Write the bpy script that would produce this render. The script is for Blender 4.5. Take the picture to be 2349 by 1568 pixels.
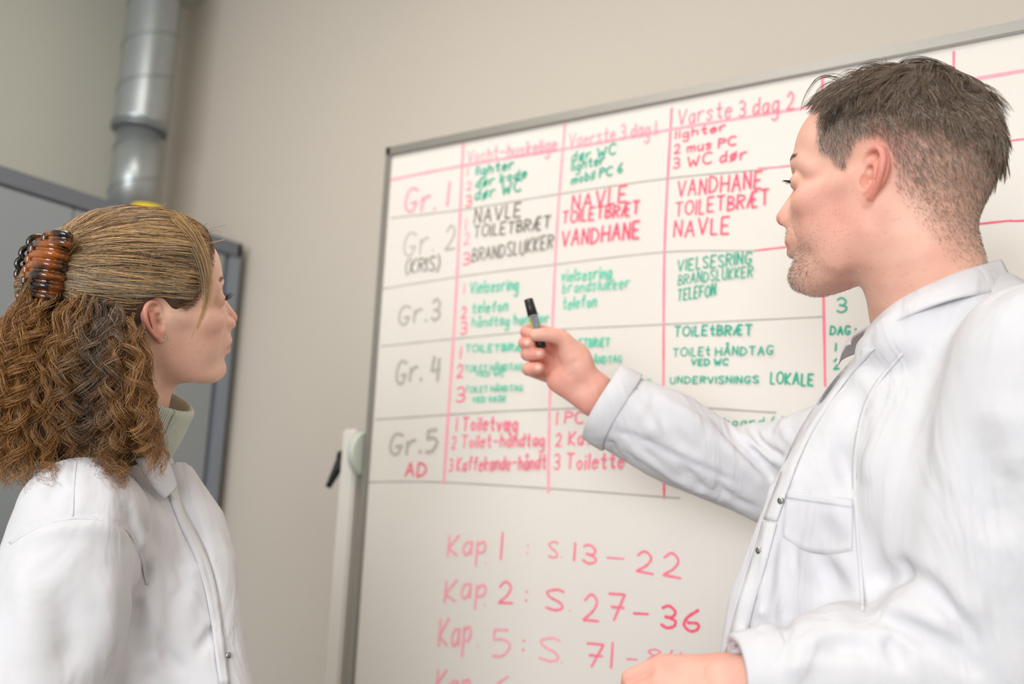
import bpy, bmesh, math, random
import numpy as np
from mathutils import Vector, Matrix, Quaternion
from mathutils.bvhtree import BVHTree

for _o in list(bpy.data.objects):
    bpy.data.objects.remove(_o)
COL = bpy.context.scene.collection
SC = bpy.context.scene
rng = np.random.default_rng(7)
random.seed(7)

# ------------------------------------------------------------------ camera
IMW, IMH = 2349.0, 1568.0
FPX = 35.0 / 36.0 * IMW
CXP, CYP = IMW / 2, IMH / 2
CAM = np.array([0.0, 0.0, 1.21])
def _n(v):
    v = np.asarray(v, float)
    return v / np.linalg.norm(v)
# directions of the room's axes in camera space (x right, y down, z forward)
Zc = _n((655, -13400, 2283))
Xc = np.array((3565.0, -215.0, -2283.0)); Xc = _n(Xc - Zc * Xc.dot(Zc))
Yc = np.cross(Zc, Xc)
RW = np.array([Xc, Yc, Zc])                 # world = RW @ camera vector
def ray(px, py):
    return RW @ np.array([(px - CXP) / FPX, (py - CYP) / FPX, 1.0])
def P(px, py, d):
    """world point seen along pixel (px, py) at depth d"""
    return CAM + ray(px, py) * d
def onY(px, py, y):
    r = ray(px, py)
    return CAM + r * ((y - CAM[1]) / r[1])
def onX(px, py, x):
    r = ray(px, py)
    return CAM + r * ((x - CAM[0]) / r[0])
def proj(p):
    c = RW.T @ (np.asarray(p) - CAM)
    return CXP + c[0] / c[2] * FPX, CYP + c[1] / c[2] * FPX, c[2]

cam_d = bpy.data.cameras.new('camera')
cam_d.sensor_width = 36; cam_d.lens = 35; cam_d.clip_start = 0.05
cam_d.dof.use_dof = True; cam_d.dof.focus_distance = 1.17; cam_d.dof.aperture_fstop = 2.8
cam = bpy.data.objects.new('camera', cam_d); COL.objects.link(cam)
_r, _u, _b = RW @ np.array([1, 0, 0.]), RW @ np.array([0, -1, 0.]), RW @ np.array([0, 0, -1.])
cam.matrix_world = Matrix(((_r[0], _u[0], _b[0], CAM[0]), (_r[1], _u[1], _b[1], CAM[1]), (_r[2], _u[2], _b[2], CAM[2]), (0, 0, 0, 1)))
SC.camera = cam

# ------------------------------------------------------------------ world and lights
SC.view_settings.view_transform = 'Standard'
SC.view_settings.look = 'None'
SC.view_settings.gamma = 1.0
SC.view_settings.exposure = 0.14
SC.view_settings.use_curve_mapping = False
wd = bpy.data.worlds.new('room_light'); SC.world = wd; wd.use_nodes = True
wd.node_tree.nodes['Background'].inputs[0].default_value = (0.93, 0.96, 1.0, 1)
wd.node_tree.nodes['Background'].inputs[1].default_value = 0.86
def area(name, loc, target, sx, sy, power, color):
    l = bpy.data.lights.new(name, 'AREA'); l.shape = 'RECTANGLE'; l.size = sx; l.size_y = sy
    l.energy = power; l.color = color
    o = bpy.data.objects.new(name, l); COL.objects.link(o); o.location = loc
    o.rotation_euler = (Vector(target) - Vector(loc)).to_track_quat('-Z', 'Y').to_euler()
    return o
area('window_light', (0.2, -2.9, 1.9), (-0.9, 1.0, 1.35), 2.6, 1.7, 100, (0.94, 0.97, 1.0))
area('ceiling_light', (-1.15, 0.75, 2.77), (-1.1, 0.95, 0.0), 1.3, 0.6, 12, (1.0, 0.945, 0.88))
area('ceiling_light', (1.45, 0.75, 2.77), (1.3, 0.95, 0.0), 1.3, 0.6, 10, (1.0, 0.945, 0.88))
area('ceiling_light', (-0.9, -1.2, 2.77), (-0.9, -1.1, 0.0), 1.3, 0.6, 6, (1.0, 0.95, 0.88))

# ------------------------------------------------------------------ scene helpers
def link(name, data, parent=None, mat=None):
    o = bpy.data.objects.new(name, data); COL.objects.link(o)
    if mat is not None: data.materials.append(mat)
    if parent is not None: o.parent = parent
    return o
def tag(o, label=None, cat=None, group=None, kind=None):
    if label: o['label'] = label
    if cat: o['category'] = cat
    if group: o['group'] = group
    if kind: o['kind'] = kind
    return o
def empty(name, loc=(0, 0, 0)):
    """an Empty at a thing's base; parts are given in world coordinates by build()"""
    o = bpy.data.objects.new(name, None); COL.objects.link(o); o.location = loc
    o.empty_display_size = 0.05
    return o
def mesh_np(name, V, F, parent=None, mat=None, smooth=True):
    """V (n,3) world coords; F list/array of faces. Geometry is stored relative to the parent chain."""
    V = np.asarray(V, float)
    off = np.zeros(3); p = parent
    while p is not None:
        off += np.array(p.location); p = p.parent
    me = bpy.data.meshes.new(name)
    if isinstance(F, np.ndarray):
        k = F.shape[1]
        me.vertices.add(len(V)); me.vertices.foreach_set('co', (V - off).astype(np.float32).ravel())
        me.loops.add(F.size); me.loops.foreach_set('vertex_index', F.astype(np.int32).ravel())
        me.polygons.add(len(F)); me.polygons.foreach_set('loop_start', np.arange(0, F.size, k, dtype=np.int32))
        me.update(calc_edges=True)
    else:
        me.from_pydata([tuple(v) for v in (V - off)], [], F); me.update()
    if smooth:
        me.polygons.foreach_set('use_smooth', np.ones(len(me.polygons), bool))
    return link(name, me, parent, mat)
def vcol(o, name, C):
    C = np.asarray(C, np.float32)
    if C.shape[1] == 3: C = np.hstack([C, np.ones((len(C), 1), np.float32)])
    a = o.data.color_attributes.new(name, 'FLOAT_COLOR', 'POINT')
    a.data.foreach_set('color', C.ravel())
def bm_obj(name, bm, parent=None, mat=None, smooth=False):
    me = bpy.data.meshes.new(name); bm.normal_update(); bm.to_mesh(me); bm.free()
    off = np.zeros(3); p = parent
    while p is not None:
        off += np.array(p.location); p = p.parent
    me.transform(Matrix.Translation(Vector(-off)))
    if smooth:
        me.polygons.foreach_set('use_smooth', np.ones(len(me.polygons), bool))
    return link(name, me, parent, mat)
def box_bm(bm, lo, hi, bevel=0.0, seg=2):
    lo, hi = np.minimum(lo, hi), np.maximum(lo, hi)
    r = bmesh.ops.create_cube(bm, size=1)
    bmesh.ops.scale(bm, vec=Vector(hi - lo), verts=r['verts'])
    bmesh.ops.translate(bm, vec=Vector((lo + hi) / 2), verts=r['verts'])
    if bevel:
        es = list({e for v in r['verts'] for e in v.link_edges})
        bmesh.ops.bevel(bm, geom=es, offset=bevel, segments=seg, affect='EDGES')
def box(name, lo, hi, parent=None, mat=None, bevel=0.0):
    bm = bmesh.new(); box_bm(bm, np.array(lo, float), np.array(hi, float), bevel)
    return bm_obj(name, bm, parent, mat)
def tube_np(pts, rad, seg=10, cap=True, squash=None):
    """tube along points; rad scalar or list; squash=(axis_vector, factor) flattens the section"""
    pts = np.asarray(pts, float); n = len(pts)
    rad = np.broadcast_to(np.asarray(rad, float), (n,))
    T = np.gradient(pts, axis=0); T /= np.linalg.norm(T, axis=1)[:, None] + 1e-12
    a = np.array([0, 0, 1.0]) if abs(T[0][2]) < 0.9 else np.array([1.0, 0, 0])
    N = np.cross(T[0], a); N /= np.linalg.norm(N)
    V = []; 
    for i in range(n):
        N = N - T[i] * N.dot(T[i]); N /= np.linalg.norm(N); B = np.cross(T[i], N)
        for k in range(seg):
            t = 2 * math.pi * k / seg
            v = (N * math.cos(t) + B * math.sin(t)) * rad[i]
            if squash is not None:
                ax = _n(squash[0]); v = v - ax * v.dot(ax) * (1 - squash[1])
            V.append(pts[i] + v)
    F = [(i * seg + k, i * seg + (k + 1) % seg, (i + 1) * seg + (k + 1) % seg, (i + 1) * seg + k) for i in range(n - 1) for k in range(seg)]
    if cap:
        F.append(tuple(range(seg))[::-1]); F.append(tuple((n - 1) * seg + k for k in range(seg)))
    return np.array(V), F
def tube(name, pts, rad, parent=None, mat=None, seg=10, squash=None):
    V, F = tube_np(pts, rad, seg, True, squash)
    return mesh_np(name, V, F, parent, mat)
def cyl(name, a, b, r, parent=None, mat=None, seg=32, bevel=0.0):
    a, b = np.asarray(a, float), np.asarray(b, float); d = _n(b - a); L = np.linalg.norm(b - a)
    if bevel:
        pts = [a, a + d * 1e-5, a + d * bevel, b - d * bevel, b - d * 1e-5, b]; rr = [r - bevel, r - bevel, r, r, r - bevel, r - bevel]
    else:
        pts = [a, b]; rr = [r, r]
    o = tube(name, pts, rr, parent, mat, seg)
    if not bevel:
        m = o.data
    o.data.polygons.foreach_set('use_smooth', np.array([len(p.vertices) == 4 for p in o.data.polygons]))
    return o
def spline(pts, n):
    """Catmull-Rom through pts, n samples"""
    pts = np.asarray(pts, float)
    if len(pts) == 2:
        t = np.linspace(0, 1, n)[:, None]; return pts[0] * (1 - t) + pts[1] * t
    p = np.vstack([2 * pts[0] - pts[1], pts, 2 * pts[-1] - pts[-2]])
    t = np.linspace(0, len(pts) - 1 - 1e-9, n); i = t.astype(int); f = (t - i)[:, None]
    a, b, c, d = p[i], p[i + 1], p[i + 2], p[i + 3]
    return 0.5 * (2 * b + (c - a) * f + (2 * a - 5 * b + 4 * c - d) * f ** 2 + (3 * b - a - 3 * c + d) * f ** 3)

# ------------------------------------------------------------------ materials
def srgb(h):
    if isinstance(h, str):
        h = [int(h[i:i + 2], 16) / 255 for i in (0, 2, 4)]
    else:
        h = [x / 255 for x in h]
    return tuple(((c / 12.92) if c <= 0.04045 else ((c + 0.055) / 1.055) ** 2.4) for c in h) + (1,)
def mat(name, col=(200, 200, 200), rough=0.5, metal=0.0, spec=0.5, sss=0.0, noise=0.0, nscale=8.0, bump=0.0, bscale=200.0, trans=0.0, attr=None, sheen=0.0, coat=0.0, creases=0.0):
    m = bpy.data.materials.new(name); m.use_nodes = True
    nt = m.node_tree; b = nt.nodes['Principled BSDF']
    b.inputs['Base Color'].default_value = srgb(col)
    b.inputs['Roughness'].default_value = rough; b.inputs['Metallic'].default_value = metal
    b.inputs['Specular IOR Level'].default_value = spec
    b.inputs['Transmission Weight'].default_value = trans
    b.inputs['Sheen Weight'].default_value = sheen
    b.inputs['Coat Weight'].default_value = coat
    if sss:
        b.inputs['Subsurface Weight'].default_value = sss
        b.inputs['Subsurface Radius'].default_value = (1.0, 0.35, 0.2)
        b.inputs['Subsurface Scale'].default_value = 0.006
    tc = nt.nodes.new('ShaderNodeTexCoord')
    src = None
    if attr:
        at = nt.nodes.new('ShaderNodeAttribute'); at.attribute_name = attr; src = at.outputs['Color']
        nt.links.new(src, b.inputs['Base Color'])
    if noise:
        n = nt.nodes.new('ShaderNodeTexNoise'); n.inputs['Scale'].default_value = nscale; n.inputs['Detail'].default_value = 5
        nt.links.new(tc.outputs['Object'], n.inputs['Vector'])
        mr = nt.nodes.new('ShaderNodeMapRange'); mr.inputs[3].default_value = 1 - noise; mr.inputs[4].default_value = 1 + noise
        mr.inputs[1].default_value = 0.25; mr.inputs[2].default_value = 0.75
        nt.links.new(n.outputs['Fac'], mr.inputs[0])
        mx = nt.nodes.new('ShaderNodeMix'); mx.data_type = 'RGBA'; mx.blend_type = 'MULTIPLY'; mx.inputs[0].default_value = 1
        if src: nt.links.new(src, mx.inputs[6])
        else: mx.inputs[6].default_value = srgb(col)
        nt.links.new(mr.outputs[0], mx.inputs[7]); nt.links.new(mx.outputs[2], b.inputs['Base Color'])
    if bump:
        n2 = nt.nodes.new('ShaderNodeTexNoise'); n2.inputs['Scale'].default_value = bscale; n2.inputs['Detail'].default_value = 4
        nt.links.new(tc.outputs['Object'], n2.inputs['Vector'])
        bp = nt.nodes.new('ShaderNodeBump'); bp.inputs['Strength'].default_value = bump; bp.inputs['Distance'].default_value = 0.001
        nt.links.new(n2.outputs['Fac'], bp.inputs['Height']); nt.links.new(bp.outputs[0], b.inputs['Normal'])
    if creases:
        n3 = nt.nodes.new('ShaderNodeTexNoise'); n3.inputs['Scale'].default_value = 11; n3.inputs['Detail'].default_value = 3; n3.inputs['Roughness'].default_value = 0.45; n3.inputs['Distortion'].default_value = 1.2
        mp = nt.nodes.new('ShaderNodeMapping'); mp.inputs['Scale'].default_value = (1.0, 1.0, 0.45)
        nt.links.new(tc.outputs['Object'], mp.inputs['Vector']); nt.links.new(mp.outputs[0], n3.inputs['Vector'])
        b3 = nt.nodes.new('ShaderNodeBump'); b3.inputs['Strength'].default_value = creases; b3.inputs['Distance'].default_value = 0.02
        nt.links.new(n3.outputs['Fac'], b3.inputs['Height'])
        if bump: nt.links.new(bp.outputs[0], b3.inputs['Normal'])
        nt.links.new(b3.outputs[0], b.inputs['Normal'])
    return m

# ------------------------------------------------------------------ signed-distance sculpting
def smin(a, b, k):
    if k <= 0: return np.minimum(a, b)
    h = np.clip(0.5 + 0.5 * (b - a) / k, 0, 1)
    return b * (1 - h) + a * h - k * h * (1 - h)
class Vol:
    def __init__(s, lo, hi, h):
        s.lo = np.array(lo, np.float32); s.h = h
        s.n = np.ceil((np.array(hi) - s.lo) / h).astype(int) + 1
        s.F = np.full(s.n, 0.05, np.float32)
    def sub(s, lo, hi):
        i0 = np.clip(np.floor((np.array(lo) - s.lo) / s.h).astype(int), 0, s.n)
        i1 = np.clip(np.ceil((np.array(hi) - s.lo) / s.h).astype(int) + 1, 0, s.n)
        if np.any(i1 <= i0): return None, None
        sl = tuple(slice(a, b) for a, b in zip(i0, i1))
        g = [(np.arange(a, b, dtype=np.float32) * s.h + s.lo[k]) for k, (a, b) in enumerate(zip(i0, i1))]
        return sl, (g[0][:, None, None], g[1][None, :, None], g[2][None, None, :])
    def apply(s, sl, d, k, op):
        f = s.F[sl]
        if op == 'u': s.F[sl] = smin(f, d, k)
        elif op == 's': s.F[sl] = -smin(-f, d, k)
        elif op == 'i': s.F[sl] = -smin(-f, -d, k)
    def ell(s, c, r, R=None, k=0.01, op='u'):
        c = np.asarray(c, float); r = np.broadcast_to(np.asarray(r, float), (3,)); m = r.max() + k + 4 * s.h
        sl, g = s.sub(c - m, c + m)
        if sl is None: return
        x, y, z = g[0] - c[0], g[1] - c[1], g[2] - c[2]
        if R is not None:
            R = np.asarray(R)          # columns = ellipsoid axes
            x, y, z = (R[0, 0] * x + R[1, 0] * y + R[2, 0] * z, R[0, 1] * x + R[1, 1] * y + R[2, 1] * z, R[0, 2] * x + R[1, 2] * y + R[2, 2] * z)
        k0 = np.sqrt((x / r[0]) ** 2 + (y / r[1]) ** 2 + (z / r[2]) ** 2) + 1e-9
        k1 = np.sqrt((x / r[0] ** 2) ** 2 + (y / r[1] ** 2) ** 2 + (z / r[2] ** 2) ** 2) + 1e-9
        s.apply(sl, (k0 * (k0 - 1) / k1).astype(np.float32), k, op)
    def cap(s, a, b, ra, rb=None, k=0.01, op='u', flat=None):
        """round cone a-b; flat=(axis, f): thickness along axis is radius*f"""
        a = np.asarray(a, float); b = np.asarray(b, float); rb = ra if rb is None else rb
        m = max(ra, rb) + k + 4 * s.h
        sl, g = s.sub(np.minimum(a, b) - m, np.maximum(a, b) + m)
        if sl is None: return
        ba = b - a; L2 = max(ba.dot(ba), 1e-12)
        x, y, z = g[0] - a[0], g[1] - a[1], g[2] - a[2]
        t = np.clip((x * ba[0] + y * ba[1] + z * ba[2]) / L2, 0, 1)
        x, y, z = x - t * ba[0], y - t * ba[1], z - t * ba[2]
        d2 = x * x + y * y + z * z
        if flat is not None:
            ax = _n(flat[0]); q = x * ax[0] + y * ax[1] + z * ax[2]
            d2 = d2 + q * q * (1 / flat[1] ** 2 - 1)
            d = np.sqrt(d2) - (ra + (rb - ra) * t)
            d = d * max(flat[1], 0.5)
        else:
            d = np.sqrt(d2) - (ra + (rb - ra) * t)
        s.apply(sl, d.astype(np.float32), k, op)
    def chain(s, pts, rad, k=0.01, op='u', flat=None, n=None):
        pts = np.asarray(pts, float); rad = np.broadcast_to(np.asarray(rad, float), (len(pts),))
        if n:
            q = spline(np.hstack([pts, rad[:, None]]), n); pts, rad = q[:, :3], q[:, 3]
        if op == 'u' and k > 0 and len(pts) > 2:      # hard union inside the chain, one smooth union with the rest
            m = rad.max() + k + 4 * s.h
            sl, g = s.sub(pts.min(0) - m, pts.max(0) + m)
            if sl is None: return
            D = None
            for i in range(len(pts) - 1):
                d = _capd(g, pts[i], pts[i + 1], rad[i], rad[i + 1], flat)
                D = d if D is None else np.minimum(D, d)
            s.apply(sl, D.astype(np.float32), k, op)
        else:
            for i in range(len(pts) - 1):
                s.cap(pts[i], pts[i + 1], rad[i], rad[i + 1], k, op, flat)
    def half(s, p, n, k=0.0):
        """cut away everything on the side the normal n points to"""
        n = _n(n); sl, g = s.sub(s.lo, s.lo + (s.n - 1) * s.h)
        d = (g[0] - p[0]) * n[0] + (g[1] - p[1]) * n[1] + (g[2] - p[2]) * n[2]
        s.F[sl] = np.maximum(s.F[sl], d) if k <= 0 else -smin(-s.F[sl], -d, k)
    def bump(s, pts, w, amp, n=None):
        """raise (amp>0) or press in (amp<0) the surface along a polyline with gaussian width w"""
        pts = np.asarray(pts, float)
        if pts.ndim == 1: pts = pts[None]
        if n and len(pts) > 1: pts = spline(pts, n)
        m = 2.6 * np.max(w)
        sl, g = s.sub(pts.min(0) - m, pts.max(0) + m)
        if sl is None: return
        D2 = None; L = len(pts)
        for i in range(max(1, L - 1)):
            a = pts[i]; b = pts[min(i + 1, L - 1)]; ba = b - a; L2 = max(ba.dot(ba), 1e-12)
            x, y, z = g[0] - a[0], g[1] - a[1], g[2] - a[2]
            t = np.clip((x * ba[0] + y * ba[1] + z * ba[2]) / L2, 0, 1)
            d2 = (x - t * ba[0]) ** 2 + (y - t * ba[1]) ** 2 + (z - t * ba[2]) ** 2
            tt = (i + t) / max(1, L - 1)
            amp_t = amp if L < 3 else amp * np.minimum(1, 3.2 * np.minimum(tt, 1 - tt) + 0.12)
            if D2 is None: D2, A = d2, amp_t + 0 * t
            else:
                q = d2 < D2; A = np.where(q, amp_t, A); D2 = np.minimum(D2, d2)
        s.F[sl] -= (A * np.exp(-D2 / (w * w))).astype(np.float32)
    def disp(s, fn, lo=None, hi=None):
        lo = s.lo if lo is None else lo; hi = s.lo + (s.n - 1) * s.h if hi is None else hi
        sl, g = s.sub(lo, hi)
        s.F[sl] -= fn(*g).astype(np.float32)
    def value(s, p):
        q = (np.asarray(p) - s.lo) / s.h; i = np.floor(q).astype(int)
        if np.any(i < 0) or np.any(i >= s.n - 1): return 0.05
        f = q - i; c = s.F[i[0]:i[0] + 2, i[1]:i[1] + 2, i[2]:i[2] + 2]
        c = c[0] * (1 - f[0]) + c[1] * f[0]; c = c[0] * (1 - f[1]) + c[1] * f[1]
        return c[0] * (1 - f[2]) + c[1] * f[2]
    def hit(s, px, py, d0=0.4, d1=2.2, back=False, step=0.004):
        """first surface point along the view ray of a pixel"""
        r = ray(px, py); ds = np.arange(d0, d1, step)
        Q = (CAM[None] + ds[:, None] * r[None] - s.lo) / s.h
        I = np.round(Q).astype(int); ok = np.all((I >= 0) & (I < s.n), axis=1)
        v = np.full(len(ds), 0.05)
        v[ok] = s.F[I[ok, 0], I[ok, 1], I[ok, 2]]
        w = np.where(v < 0)[0]
        if len(w) == 0: return None
        j = w[-1] if back else w[0]
        return CAM + r * ds[j]
    def mesh(s):
        F = s.F; S = F < 0
        n = np.array(F.shape)
        # cells with a sign change
        c = [S[i:n[0] - 1 + i, j:n[1] - 1 + j, k:n[2] - 1 + k] for i in (0, 1) for j in (0, 1) for k in (0, 1)]
        allv = c[0].copy(); anyv = c[0].copy()
        for q in c[1:]: allv &= q; anyv |= q
        act = anyv & ~allv
        idx = np.argwhere(act).astype(np.int32)
        ids = np.full(act.shape, -1, np.int32); ids[act] = np.arange(len(idx), dtype=np.int32)
        acc = np.zeros((len(idx), 3), np.float64); cnt = np.zeros(len(idx))
        co = [(i, j, k) for i in (0, 1) for j in (0, 1) for k in (0, 1)]
        vals = {q: F[idx[:, 0] + q[0], idx[:, 1] + q[1], idx[:, 2] + q[2]] for q in co}
        for a in co:
            for ax in range(3):
                if a[ax]: continue
                b = list(a); b[ax] = 1; b = tuple(b)
                va, vb = vals[a], vals[b]; m = (va < 0) != (vb < 0)
                t = va[m] / (va[m] - vb[m])
                p = np.tile(np.array(a, float), (m.sum(), 1)); p[:, ax] = t
                acc[m] += p; cnt[m] += 1
        V = (idx + acc / cnt[:, None]) * s.h + s.lo
        Fs = []
        for ax in range(3):
            o = [slice(1, -1)] * 3; o[ax] = slice(0, -1)
            o2 = list(o); o2[ax] = slice(1, None)
            A = S[tuple(o)]; B = S[tuple(o2)]
            for cond, flip in ((A & ~B, False), (~A & B, True)):
                e = np.argwhere(cond)
                if not len(e): continue
                e = e + 1; e[:, ax] -= 1
                u, v = [(1, 2), (2, 0), (0, 1)][ax]
                q = []
                for du, dv in ((-1, -1), (0, -1), (0, 0), (-1, 0)):
                    w = e.copy(); w[:, u] += du; w[:, v] += dv
                    q.append(ids[w[:, 0], w[:, 1], w[:, 2]])
                q = np.stack(q, 1)
                if flip: q = q[:, ::-1]
                Fs.append(q)
        Q = np.vstack(Fs); Q = Q[(Q >= 0).all(1)]
        return V, Q
def _capd(g, a, b, ra, rb, flat=None):
    ba = b - a; L2 = max(ba.dot(ba), 1e-12)
    x, y, z = g[0] - a[0], g[1] - a[1], g[2] - a[2]
    t = np.clip((x * ba[0] + y * ba[1] + z * ba[2]) / L2, 0, 1)
    x, y, z = x - t * ba[0], y - t * ba[1], z - t * ba[2]
    d2 = x * x + y * y + z * z
    if flat is not None:
        ax = _n(flat[0]); q = x * ax[0] + y * ax[1] + z * ax[2]
        return (np.sqrt(d2 + q * q * (1 / flat[1] ** 2 - 1)) - (ra + (rb - ra) * t)) * max(flat[1], 0.5)
    return np.sqrt(d2) - (ra + (rb - ra) * t)
def relax(V, Q, it=2, w=0.5):
    """laplacian smoothing of a quad mesh"""
    n = len(V); V = V.copy()
    a = np.concatenate([Q[:, i] for i in range(4)]); b = np.concatenate([Q[:, (i + 1) % 4] for i in range(4)])
    deg = np.bincount(a, minlength=n).astype(float); deg[deg == 0] = 1
    for _ in range(it):
        s = np.stack([np.bincount(a, V[b, k], n) for k in range(3)], 1)
        V += w * (s / deg[:, None] - V)
    return V
def vnormals(V, Q):
    fn = np.cross(V[Q[:, 2]] - V[Q[:, 0]], V[Q[:, 3]] - V[Q[:, 1]])
    N = np.stack([np.bincount(Q.ravel(), np.repeat(fn[:, k], 4), len(V)) for k in range(3)], 1)
    return N / (np.linalg.norm(N, axis=1)[:, None] + 1e-12)
def wav(x, y, z, seed, f, n=6):
    """cheap smooth noise: a sum of n random plane waves of frequency about f (cycles per metre)"""
    r = np.random.default_rng(seed); o = 0
    for _ in range(n):
        d = _n(r.normal(size=3)) * f * 2 * math.pi * r.uniform(0.6, 1.4); ph = r.uniform(0, 6.28)
        o = o + np.sin(x * d[0] + y * d[1] + z * d[2] + ph)
    return o / n
# ------------------------------------------------------------------ materials of the place
M = {}
M['wall'] = mat('wall_paint', (206, 196, 183), 0.75, noise=0.02, nscale=2, bump=0.25, bscale=90)
M['wall_l'] = mat('wall_paint_cool', (196, 194, 182), 0.75, noise=0.02, nscale=2, bump=0.25, bscale=90)
M['ceil'] = mat('ceiling_paint', (215, 213, 206), 0.85, bump=0.2, bscale=60)
M['floor'] = mat('linoleum', (120, 118, 112), 0.4, noise=0.08, nscale=30)
M['cab_door'] = mat('cabinet_door_grey', (143, 148, 150), 0.42, bump=0.08, bscale=400)
M['cab_frame'] = mat('cabinet_frame_grey', (108, 111, 118), 0.45, bump=0.08, bscale=400)
M['stile'] = mat('cabinet_stile_grey', (130, 136, 145), 0.4)
M['galv'] = mat('galvanised_steel', (170, 175, 175), 0.36, metal=0.6, noise=0.08, nscale=14)
M['galv_d'] = mat('galvanised_steel_dark', (128, 134, 136), 0.45, metal=0.5)
M['yellow'] = mat('yellow_plastic', (238, 205, 10), 0.45)
M['board'] = mat('whiteboard_enamel', (230, 223, 215), 0.22, noise=0.012, nscale=3)
M['alu'] = mat('aluminium_rail', (166, 162, 156), 0.4, metal=0.75)
M['white_metal'] = mat('white_powder_coat', (232, 226, 218), 0.4)
M['disc'] = mat('pale_green_plastic', (205, 213, 200), 0.5)
M['black'] = mat('black_plastic', (22, 22, 24), 0.42)
M['rubber'] = mat('caster_rubber', (60, 60, 62), 0.7)
INK = {'P': mat('ink_pink_faded', (255, 165, 180), 0.5, noise=0.10, nscale=90), 'R': mat('ink_pink_red', (250, 84, 118), 0.5, noise=0.12, nscale=90),
       'Q': mat('ink_pink', (254, 120, 146), 0.5, noise=0.14, nscale=70), 'G': mat('ink_green', (0, 172, 138), 0.5, noise=0.15, nscale=90),
       'g': mat('ink_green_faded', (84, 208, 172), 0.5, noise=0.12, nscale=90), 'K': mat('ink_grey_brown', (120, 112, 100), 0.5, noise=0.2, nscale=90),
       'k': mat('ink_grey_faded', (186, 180, 168), 0.5, noise=0.06, nscale=90), 'l': mat('ink_grey_line', (178, 172, 162), 0.5, noise=0.06, nscale=60)}

# ------------------------------------------------------------------ the room
XL, YB, ZC, XR, YF = -2.645, 1.955, 2.80, 2.8, -3.6
def plane_box(name, lo, hi, m):
    return tag(box(name, lo, hi, None, m), kind='structure')
plane_box('wall_back', (XL - 0.1, YB, 0), (XR + 0.1, YB + 0.1, ZC), M['wall'])
plane_box('wall_left', (XL - 0.1, YF, 0), (XL, YB, ZC), M['wall_l'])
plane_box('wall_right', (XR, YF, 0), (XR + 0.1, YB, ZC), M['wall'])
plane_box('floor', (XL - 0.1, YF, -0.1), (XR + 0.1, YB + 0.1, 0), M['floor'])
plane_box('ceiling', (XL - 0.1, YF, ZC), (XR + 0.1, YB + 0.1, ZC + 0.1), M['ceil'])

# ------------------------------------------------------------------ steel cabinet against the left wall
def cabinet(y0, y1, label, z1=1.936):
    x0, x1 = XL + 0.005, -2.195
    c = tag(empty('steel_cabinet', ((x0 + x1) / 2, (y0 + y1) / 2, 0)), label, 'cabinet')
    t = 0.022
    bm = bmesh.new()
    box_bm(bm, np.array((x0, y0, 0.06)), np.array((x1 - 0.0, y0 + t, z1)), 0.002)
    box_bm(bm, np.array((x0, y1 - t, 0.06)), np.array((x1 - 0.0, y1, z1)), 0.004)
    box_bm(bm, np.array((x0, y0, z1 - 0.043)), np.array((x1, y1, z1)), 0.003)
    box_bm(bm, np.array((x0, y0, 0.06)), np.array((x1, y1, 0.10)), 0.002)
    box_bm(bm, np.array((x0, y0, 0.06)), np.array((x0 + 0.01, y1, z1)), 0)
    bm_obj('carcass', bm, c, M['cab_frame'])
    for a_, b_ in ((y0, y0 + 0.020), (y1 - 0.044, y1)): box('stile', (x1 - 0.03, a_, 0.10), (x1 + 0.001, b_, z1 - 0.043), c, M['stile'], 0.006)
    box('plinth', (x0 + 0.02, y0 + 0.02, 0), (x1 - 0.04, y1 - 0.02, 0.06), c, M['black'])
    ym = (y0 + y1) / 2
    for a, b, s in ((y0 + t + 0.003, ym - 0.0015, 1), (ym + 0.0015, y1 - 0.058, -1)):
        d = box('door', (x1 - 0.024, a, 0.104), (x1 - 0.004, b, z1 - 0.047), c, M['cab_door'], 0.002)
        if s == 1:
            h = b - 0.05
            box('handle', (x1 - 0.004, h - 0.012, 0.98), (x1 + 0.014, h + 0.012, 1.12), d, M['black'], 0.004)
        for z in (0.3, z1 - 0.2):
            yy = a + 0.004 if s == 1 else b - 0.004
            cyl('hinge', (x1 - 0.003, yy, z), (x1 - 0.003, yy, z + 0.05), 0.003, d, M['cab_frame'], 10)
    return c
# (the strip beside the right-hand door is the carcass stile: rounded, in a lighter grey than the frame)
cabinet(0.846, 1.918, 'tall grey steel cabinet beside the corner, under the galvanised duct')

# ------------------------------------------------------------------ galvanised spiral duct standing on the cabinet
dx, dy = -2.455, 1.715
duct = tag(empty('ventilation_duct', (dx, dy, 1.936)), 'galvanised spiral ventilation duct rising from the grey cabinet in the corner', 'duct')
def ring_stack(name, zs, rs, parent, m, seg=40):
    return tube(name, [(dx, dy, z) for z in zs], rs, parent, m, seg)
ring_stack('lower_pipe', [1.96, 2.262], [0.064, 0.064], duct, M['galv'])
zz, rr = [2.262], [0.074]
while zz[-1] < 2.68: zz.append(zz[-1] + 0.02); rr.append(0.074)
ring_stack('upper_pipe', zz, rr, duct, M['galv'])
def seam(z0, z1, r, pitch):
    n = int((z1 - z0) / pitch * 36); t = np.linspace(0, (z1 - z0) / pitch * 2 * math.pi, n)
    pts = np.stack([dx + r * np.cos(t), dy + r * np.sin(t), np.linspace(z0, z1, n)], 1)
    tube('spiral_seam', pts, 0.0019, duct, M['galv_d'], 6)
seam(1.97, 2.25, 0.0643, 0.13); seam(2.275, 2.675, 0.0743, 0.135)
ring_stack('clamp_band', [2.249, 2.250, 2.269, 2.270], [0.073, 0.0795, 0.0795, 0.073], duct, M['galv_d'])
tube('elbow', spline([(dx, dy, 2.68), (dx, dy, 2.70), (dx, dy, 2.72), (dx, dy, 2.798)], 14), [0.083] + [0.079] * 13, duct, M['galv'], 32)
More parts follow.
